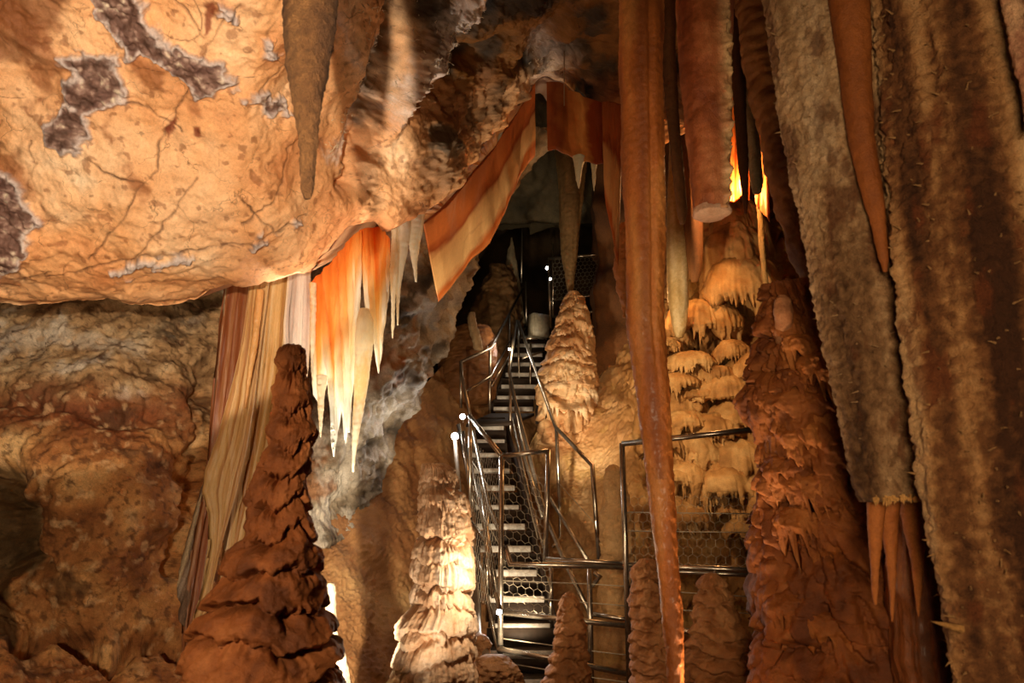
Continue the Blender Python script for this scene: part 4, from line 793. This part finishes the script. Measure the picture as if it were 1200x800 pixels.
# glowing recess on the right with its stalactites
curtain('fiery orange drapery around the hidden amber lamp', [(846, 60, 7.3), (850, 120, 7.3), (852, 180, 7.3), (850, 236, 7.2)], [(874, 60, 7.2), (876, 120, 7.2), (878, 180, 7.15), (878, 232, 7.1)], 541, [(0, (206, 100, 40)), (.5, (230, 140, 66)), (1, (246, 190, 110))], fold=.12, f=3)
curtain('reddish drapery strip beside the hidden amber lamp', [(884, 120, 7.2), (888, 180, 7.15), (886, 240, 7.1)], [(896, 130, 7.1), (900, 190, 7.05), (902, 260, 7.0)], 545, [(0, (196, 90, 40)), (1, (238, 160, 90))])
for p, Y, c, lab in (
    ([(-120, 856, 872), (20, 856, 872), (100, 859, 873), (180, 864, 876), (236, 870, 877), (250, 872, 876)], 5.6, [(0, (60, 36, 20)), (1, (110, 70, 40))], 'dark stalactite silhouetted against the amber glow'),
    ([(80, 866, 878), (130, 870, 886), (180, 876, 891), (215, 881, 893), (226, 884, 891)], 6.0, [(0, (120, 110, 80)), (1, (176, 170, 138))], 'pale greenish ribbed stalactite right of the amber glow'),
    ([(-120, 772, 796), (60, 776, 792), (160, 784, 798), (250, 794, 806), (262, 797, 803)], 4.6, [(0, (70, 42, 22)), (1, (126, 84, 48))], 'dark slim stalactite between the longest and the broken-off one'),
    ([(150, 785, 792), (220, 783, 800), (290, 782, 805), (350, 782, 806), (385, 788, 804), (395, 792, 800)], 7.6, [(0, (150, 116, 70)), (.6, (196, 164, 108)), (1, (220, 196, 150))], 'ribbed straw-coloured column stump resting on the flowstone terraces'),
    ([(-160, 800, 828), (120, 800, 824), (250, 800, 824), (318, 806, 822), (330, 810, 818)], 7.4, [(0, (96, 58, 30)), (1, (150, 98, 54))], 'shadowed brown stalactite behind the flat-ended one'),
    ([(238, 886, 892), (280, 888, 896), (320, 893, 899), (345, 897, 902)], 7.2, [(0, (150, 116, 66)), (1, (186, 150, 96))], 'thin standing drapery blade over the upper flowstone terrace'),
    ([(-100, 882, 884.4), (38, 884.4, 886.2)], 4.6, [(0, (190, 120, 70)), (1, (220, 160, 100))], 'amber straw stalactite at the top, left of the grey-brown column'),
    ([(-100, 900, 902), (30, 903, 905)], 4.7, [(0, (176, 96, 50)), (1, (206, 130, 80))], 'reddish straw stalactite at the top, touching the grey-brown column')):
    formation('stalactite', lab, 'stalactite', p, Y, M_FLOW, streak(c, int(p[0][1]), 6, .12), rough(.014 if p[1][2] - p[1][1] > 5 else .002, 6, .004 if p[1][2] - p[1][1] > 5 else .001, 25, int(p[0][1]) + 2, .15), 200, 50, tip=True, smooth_k=5)

# helictites: wiry crystal growths on the frosted ridges of the high roof
rs = np.random.RandomState(11); V = []; F = []
ridge = [((548, -10), (458, 130), 12, 150), ((462, 40), (385, 180), 10, 90), ((632, 40), (642, 92), 16, 60), ((440, 20), (480, 30), 30, 40), ((500, 60), (520, 110), 16, 45)]
cme = bpy.data.objects['ceiling'].data; cco = np.empty(len(cme.vertices) * 3, np.float32); cme.vertices.foreach_get('co', cco); cco = cco.reshape(-1, 3)
def roof_point(px, py):
    k = int(np.argmin(np.abs(CEX - px))); r = int(np.argmin(np.abs(CEY[:, k] - py))); return cco[r * len(CEX) + k].astype(float)
for a, b, wdt, n in ridge:
    for k in range(n):
        t = rs.rand(); px = a[0] + (b[0] - a[0]) * t + rs.normal() * wdt * .6; py = a[1] + (b[1] - a[1]) * t + rs.normal() * wdt * .6
        p = roof_point(px, py)
        d = np.array([rs.normal() * .7, -.8 - rs.rand(), -.5 + rs.normal() * .5]); d /= np.linalg.norm(d); m = 5; L_ = .02 + .06 * rs.rand() ** 2
        base = len(V); e = np.cross(d, [.2, .3, 1]); e /= np.linalg.norm(e)
        for s in range(m):
            f2 = np.cross(d, e); r = .0045 * (1 - .75 * s / (m - 1))
            for j in range(4): V.append(p + (e * math.cos(j * 1.571) + f2 * math.sin(j * 1.571)) * r)
            p = p + d * L_ / m * 1.4; d = d + rs.normal(size=3) * .45; d /= np.linalg.norm(d); e = e - d * (e @ d); e /= np.linalg.norm(e)
        for s in range(m - 1):
            for j in range(4): F.append((base + s*4 + j, base + s*4 + (j+1) % 4, base + s*4 + 4 + (j+1) % 4, base + s*4 + 4 + j))
o = mesh_obj('helictites', V, F, M_FLOW, np.tile(lin((216, 192, 160)), (len(V), 1))); tag(o, 'tangle of wiry cream helictites on the frosted ridges of the high roof', 'crystals', kind='stuff')

# ------------------------------------------------------------------ staircase
LOW = [(800, 565, 664, 6.2), (766, 569, 655, 6.44), (734, 572, 647, 6.7), (702, 568, 640, 6.96), (671, 565, 631, 7.22), (643, 561, 624, 7.48), (617, 557, 617, 7.74), (595, 553, 610, 8.0), (572, 549, 605, 8.26), (552, 546, 599, 8.52), (534, 544, 594, 8.78), (518, 552, 593, 9.04), (502, 562, 592, 9.3)]
UP = [(480, 577, 626, 9.9), (467, 581, 628, 10.16), (454, 586, 630, 10.42), (440, 591, 633, 10.68), (428, 594, 635, 10.94), (417, 599, 637, 11.2), (406, 604, 640, 11.46), (397, 608, 642, 11.72)]
stair = thing('staircase', 'steep metal staircase with dark treads and pale nosings climbing into the dark', 'staircase', W(610, 800, 6.2))
def slab(name, A, B, dep, th, mat, parent, skew=(0, 1, 0)):
    A = np.array(A); B = np.array(B); s = np.array(skew, float) * dep; dn = np.array([0, 0, -th])
    V = [A, B, B + s, A + s]; V = V + [q + dn for q in V]
    return mesh_obj(name, V, [(0,1,2,3), (7,6,5,4), (0,4,5,1), (1,5,6,2), (2,6,7,3), (3,7,4,0)], mat, parent=parent, smooth=False)
for fl in (LOW, UP):
    for i, (py, l, r, Y) in enumerate(fl):
        A, B = W(l, py - 3, Y), W(r, py - 3, Y)
        t = slab('tread', A, B, .25, .03, M_TREAD, stair)
        ns = slab('nosing', A + np.array([.02, -.006, .004]), B + np.array([-.02, -.006, .004]), .03, .062, M_NOSE, t)
        ns.location = tuple(-np.array(stair.location)); ns.matrix_parent_inverse.identity(); ns.location = (0, 0, 0)
        ns.data.transform(__import__('mathutils').Matrix.Identity(4))
        ns.location = tuple(np.array((0, 0, 0)) )
        slab('riser_plate', A + np.array([0, .24, 0]), B + np.array([0, .24, 0]), .01, -.15, M_TREAD, stair)
    for side in (1, 2):
        pts = [W(f[side] + (-3 if side == 1 else 3), f[0] + 8, f[3] + .1) for f in fl]
        p0, p1 = pts[0], pts[-1]
        V = []
        for q in (p0, p1):
            for dx, dz in ((-.02, -.11), (.02, -.11), (.02, .11), (-.02, .11)): V.append(q + np.array([dx, 0, dz]))
        mesh_obj('stringer', V, [(0,1,2,3), (7,6,5,4), (0,4,5,1), (1,5,6,2), (2,6,7,3), (3,7,4,0)], M_TREAD, parent=stair, smooth=False)
A = [W(546, 497, 9.25), W(600, 495, 9.3), W(626, 484, 9.85), W(575, 484, 9.85)]
V = A + [q + np.array([0, 0, -.04]) for q in A]
mesh_obj('landing', V, [(0,1,2,3), (7,6,5,4), (0,4,5,1), (1,5,6,2), (2,6,7,3), (3,7,4,0)], M_TREAD, parent=stair, smooth=False)

# ------------------------------------------------------------------ railings
def hexmesh(parent, c00, c10, c11, c01, cell=.075, r=.0022):
    """hexagonal wire netting stretched between four corners"""
    c00, c10, c11, c01 = map(np.asarray, (c00, c10, c11, c01))
    wd_ = (np.linalg.norm(c10 - c00) + np.linalg.norm(c11 - c01)) / 2; ht = (np.linalg.norm(c01 - c00) + np.linalg.norm(c11 - c10)) / 2
    s = cell / 2; segs = []; dx = math.sqrt(3) * s; dy = 1.5 * s
    for j in range(-1, int(ht / dy) + 2):
        for i in range(-1, int(wd_ / dx) + 2):
            cx = i * dx + (j % 2) * dx / 2; cy = j * dy
            pts = [(cx + s * math.sin(k * math.pi / 3), cy + s * math.cos(k * math.pi / 3)) for k in range(3, 7)]
            segs += list(zip(pts[:-1], pts[1:]))
    V = []; F = []
    nrm = np.cross(c10 - c00, c01 - c00); nrm /= np.linalg.norm(nrm)
    def mp(x, y):
        a, b = min(max(x / wd_, 0), 1), min(max(y / ht, 0), 1)
        return c00 * (1-a) * (1-b) + c10 * a * (1-b) + c11 * a * b + c01 * (1-a) * b
    for (x0, y0), (x1, y1) in segs:
        if max(x0, x1) < 0 or min(x0, x1) > wd_ or max(y0, y1) < 0 or min(y0, y1) > ht: continue
        p, q = mp(x0, y0), mp(x1, y1); d = q - p; l = np.linalg.norm(d)
        if l < 1e-4: continue
        d /= l; e = np.cross(d, nrm); k = len(V)
        for w in (p, q):
            for j in range(3): V.append(w + (e * math.cos(j * 2.094) + nrm * math.sin(j * 2.094)) * r)
        for j in range(3): F.append((k + j, k + (j+1) % 3, k + 3 + (j+1) % 3, k + 3 + j))
    return mesh_obj('wire_mesh', V, F, M_WIRE, parent=parent)
def rails(th, items):
    for nm, r, pts in items: pipe(nm, pp(*pts), r, M_WIRE if nm == 'wire' else M_STEEL, th)
R1, R2, R3 = .024, .019, .0045
# outer (left) side of the stairs
th = thing('stair_railing', 'steel railing on the outer side of the stairs, running up past the two bright lamps', 'railing', W(570, 760, 6.4), 'stair railings')
rails(th, [('handrail', R1, [(612, 338, 11.9), (575, 408, 9.9), (540, 424, 9.3), (541, 440, 9.25), (551, 486, 8.7)]), ('mid_rail', R2, [(612, 372, 11.9), (575, 441, 9.9), (547, 458, 9.3)]),
    ('post', R2, [(574, 410, 9.9), (574, 490, 9.9)]), ('post', R2, [(540, 424, 9.3), (540, 478, 9.3)]),
    ('mid_rail', R2, [(616, 385, 11.9), (576, 452, 9.95)]), ('post', R2, [(597, 368, 11.0), (597, 440, 11.0)]),
    ('post', R1, [(537, 497, 7.7), (553, 580, 7.6), (556, 600, 7.6)]), ('post', R2, [(543, 505, 7.75), (549, 555, 7.7)]),
    ('handrail', R1, [(550, 487, 7.2), (588, 534, 6.35)]), ('post', R2, [(551, 488, 7.2), (551, 610, 7.2)]),
    ('mid_rail', R2, [(551, 610, 7.2), (569, 633, 6.8), (578, 700, 6.6)]),
    ('mid_rail', R1, [(554, 505, 7.6), (572, 592, 7.2), (586, 622, 6.6), (589, 660, 6.4)]),
    ('mid_rail', R2, [(547, 520, 7.7), (568, 620, 7.2), (577, 680, 6.8), (586, 716, 6.4)]),
    ('post', R2, [(571, 594, 7.1), (571, 728, 7.1)]), ('mid_rail', R2, [(552, 640, 7.3), (566, 672, 6.95), (583, 760, 6.4)]),
    ('lower_rail', R1, [(560, 560, 7.5), (583, 700, 6.6)]),
    ('wire', R3, [(553, 540, 7.4), (586, 590, 6.4)]), ('wire', R3, [(553, 580, 7.4), (586, 640, 6.4)])])
hexmesh(th, W(552, 700, 7.2), W(587, 716, 6.35), W(587, 545, 6.35), W(552, 515, 7.2), .085)
# inner (right) side
th = thing('stair_railing', 'steel railing with doubled sloping bars on the inner side of the stairs', 'railing', W(645, 760, 6.8), 'stair railings')
rails(th, [('handrail', R1, [(605, 376, 10.8), (597, 436, 9.4), (603, 468, 9.0), (617, 520, 8.4), (638, 602, 7.6), (661, 655, 7.0), (692, 720, 6.5)]),
    ('mid_rail', R1, [(604, 478, 9.1), (616, 540, 8.4), (636, 606, 7.7)]), ('mid_rail', R2, [(600, 490, 9.1), (622, 590, 8.0), (640, 650, 7.3)]),
    ('wire', R3, [(603, 520, 8.9), (630, 630, 7.5)]), ('wire', R3, [(605, 540, 8.9), (632, 655, 7.4)]),
    ('post', R2, [(598, 436, 9.4), (598, 530, 9.4)]), ('post', R2, [(607, 380, 10.7), (609, 468, 10.7)]), ('post', R2, [(622, 402, 10.6), (621, 476, 10.6)]),
    ('handrail', R1, [(607, 376, 10.8), (651, 500, 8.6), (694, 545, 7.4), (702, 655, 7.4)]), ('post', R1, [(652, 500, 8.6), (656, 592, 8.6)]), ('mid_rail', R2, [(656, 592, 8.6), (657, 630, 8.4), (648, 640, 8.0)]),
    ('mid_rail', R2, [(644, 583, 7.6), (689, 656, 6.9)]), ('mid_rail', R2, [(612, 420, 10.6), (640, 410, 10.8)]), ('wire', R3, [(655, 566, 8.5), (696, 612, 7.4)])])
# lower platform
th = thing('platform_railing', 'steel gate and railing across the bottom of the stairs with hexagonal netting', 'railing', W(660, 790, 6.2), 'platform railings')
rails(th, [('post', R1, [(588, 534, 6.35), (586, 795, 6.35)]), ('handrail', R1, [(588, 534, 6.35), (643, 528, 6.3)]), ('post', R1, [(643, 527, 6.3), (639, 657, 6.3)]),
    ('mid_rail', R1, [(592, 640, 6.35), (598, 661, 6.3), (735, 664, 6.0)]), ('mid_rail', R2, [(640, 655, 6.15), (735, 660, 5.9)]),
    ('lower_rail', R1, [(586, 717, 6.35), (660, 725, 6.2), (738, 733, 6.0)]), ('lower_rail', R2, [(692, 719, 6.25), (738, 726, 6.05)]),
    ('lower_rail', R1, [(583, 760, 6.3), (640, 770, 6.2), (740, 790, 5.95)]),
    ('post', R2, [(646, 665, 6.4), (646, 728, 6.4)]), ('post', R1, [(691, 666, 6.2), (693, 815, 6.2)]),
    ('wire', R3, [(588, 680, 6.35), (690, 684, 6.2), (738, 687, 6.0)]), ('wire', R3, [(588, 698, 6.35), (690, 706, 6.2), (738, 710, 6.0)]), ('wire', R3, [(590, 748, 6.35), (690, 762, 6.2), (740, 768, 5.95)]), ('wire', R3, [(590, 776, 6.35), (690, 793, 6.2), (740, 800, 5.95)]),
    ('brace', R2, [(694, 686, 6.2), (703, 676, 6.3), (696, 670, 6.3)])])
hexmesh(th, W(587, 716, 6.35), W(646, 724, 6.35), W(641, 560, 6.35), W(588, 536, 6.35), .085)
th = thing('platform_railing', 'steel railing panel with top bar passing behind the longest stalactite', 'railing', W(738, 800, 5.9), 'platform railings')
rails(th, [('post', R1, [(729, 519, 5.9), (733, 640, 5.9), (738, 810, 5.9)]), ('handrail', R1, [(729, 520, 5.9), (893, 502, 5.3)]), ('mid_rail', R1, [(737, 662, 5.9), (912, 669, 5.3)]), ('mid_rail', R2, [(737, 667, 5.95), (912, 675, 5.35)]),
    ('post', .014, [(839, 668, 5.5), (839, 688, 5.5)]), ('wire', R3, [(734, 600, 5.9), (900, 602, 5.3)]), ('wire', R3, [(735, 622, 5.9), (900, 624, 5.3)]), ('wire', R3, [(740, 690, 5.9), (910, 701, 5.3)]), ('wire', R3, [(740, 712, 5.9), (910, 720, 5.3)]), ('lower_rail', R1, [(740, 733, 5.9), (915, 750, 5.3)]),
    ('wire', R3, [(740, 768, 5.9), (915, 785, 5.3)]), ('brace', R2, [(740, 690, 5.9), (745, 668, 5.9)])])
hexmesh(th, W(735, 664, 5.9), W(908, 668, 5.3), W(905, 580, 5.3), W(733, 580, 5.9), .085, .0017)
# stair head
th = thing('landing_railing', 'steel railing with netting on the dark landing above the beehive stalagmite', 'railing', W(655, 390, 10.9))
rails(th, [('handrail', R1, [(642, 303, 11), (730, 296, 10.6)]), ('post', R1, [(643, 303, 11), (645, 385, 11)]), ('post', R2, [(648, 285, 11.1), (648, 372, 11.1)]), ('mid_rail', R2, [(648, 352, 11), (735, 341, 10.6)]), ('mid_rail', R1, [(648, 371, 11), (735, 360, 10.6)]),
    ('mid_rail', R2, [(690, 403, 11), (735, 397, 10.7)]), ('mid_rail', R2, [(690, 437, 11), (735, 430, 10.7)]), ('post', R2, [(612, 262, 12.3), (611, 332, 12.3)]), ('post', R2, [(616, 330, 12.2), (617, 382, 12.2)]), ('handrail', R2, [(612, 264, 12.3), (660, 262, 12.0)])])
hexmesh(th, W(648, 352, 11), W(735, 341, 10.6), W(735, 297, 10.6), W(648, 302, 11), .085, .003)

# ------------------------------------------------------------------ lamps, box, pipes
def lamp(label, px, py, Y, r, power=0, aim=(0, -1, 0), col=(1, .95, .9)):
    c = W(px, py, Y); t = thing('floodlight', label, 'lamp', c, 'stair lamps')
    a = np.array(aim, float); a /= np.linalg.norm(a)
    pipe('housing', [c - a * r * 2.4, c - a * r * 2.0, c - a * r * .3, c], [r * .5, r * .9, r, r * 1.05], M_BLACK, t, 16)
    pipe('lens', [c - a * .01, c + a * r * .25, c + a * r * .4], [r * .9, r * .8, r * .3], M_LED, t, 16)
    pipe('bracket', [c - a * r * 1.2 + np.array([0, 0, -r * 2]), c - a * r * 1.2], r * .25, M_STEEL, t, 6)
    if power: light('floodlight_beam', 'SPOT', c + a * r * .8, power, col, c + a * 3, r, 150, .5)
lamp('bright white floodlight on the stair rail, upper of the bright pair', 542, 488, 7.65, .035, 14, (-.2, -1, -.1))
lamp('bright white floodlight on the stair rail, lower of the bright pair', 533, 511, 7.55, .045, 20, (-.25, -1, -.2))
lamp('small white floodlight low on the gate post', 585, 717, 6.25, .028, 14, (-.2, -1, .2))
lamp('small lamp on the landing post, upper of the two', 641, 314, 10.9, .03, 6, (-.6, -1, -.2))
lamp('small lamp on the landing post, lower of the two', 645, 327, 10.9, .022, 0, (-.2, -1, -.2))
lamp('tiny lamp beside the upper stair treads', 597, 409, 10.4, .022, 6, (-.2, -1, -.1))
jb = thing('junction_box', 'cream metal electrical box at the stair head', 'electrical box', W(631, 397, 10.7))
box('enclosure', W(631, 382, 10.7), (.29, .18, .38), M_BOX, jb, .5)
box('cover_plate', W(631, 382, 10.7) + np.array([.046, -.084, 0]), (.25, .012, .34), M_BOX, jb, .5, .004)
box('bracket', W(622, 396, 10.75), (.22, .05, .05), M_STEEL, jb)
jc = thing('conduit', 'grey cable conduit snaking over the rocks below the lit stalagmite', 'pipe', W(560, 770, 5.9))
pipe('lower_run', pp((552, 650, 6.6), (557, 690, 6.4), (560, 742, 6.1), (570, 768, 5.8), (592, 800, 5.5)), .03, M_PIPE, jc)
pipe('upper_run', pp((533, 515, 7.5), (537, 560, 7.3), (541, 600, 7.1), (546, 640, 6.8)), .022, M_PIPE, jc)
for p, Y, s, lab in (([(744, 550, 568), (756, 546, 573), (780, 545, 578), (820, 540, 585)], 5.9, 601, 'rough brown rock beside the conduit'), ([(770, 566, 590), (790, 560, 610), (840, 556, 625)], 5.6, 605, 'low wet rock under the conduit')):
    formation('boulder', lab, 'rock', p, Y, M_ROCK, streak([(0, (110, 72, 42)), (1, (176, 130, 86))], s, 4, .6), lambda P, TH, Z, R, s=s: .06 * fbm(P, 4, 4, s + 1) + .05 * ridged(P, 6, 4, s + 2) + .015 * fbm(P, 25, 3, s + 3), 120, 110, tip=True)
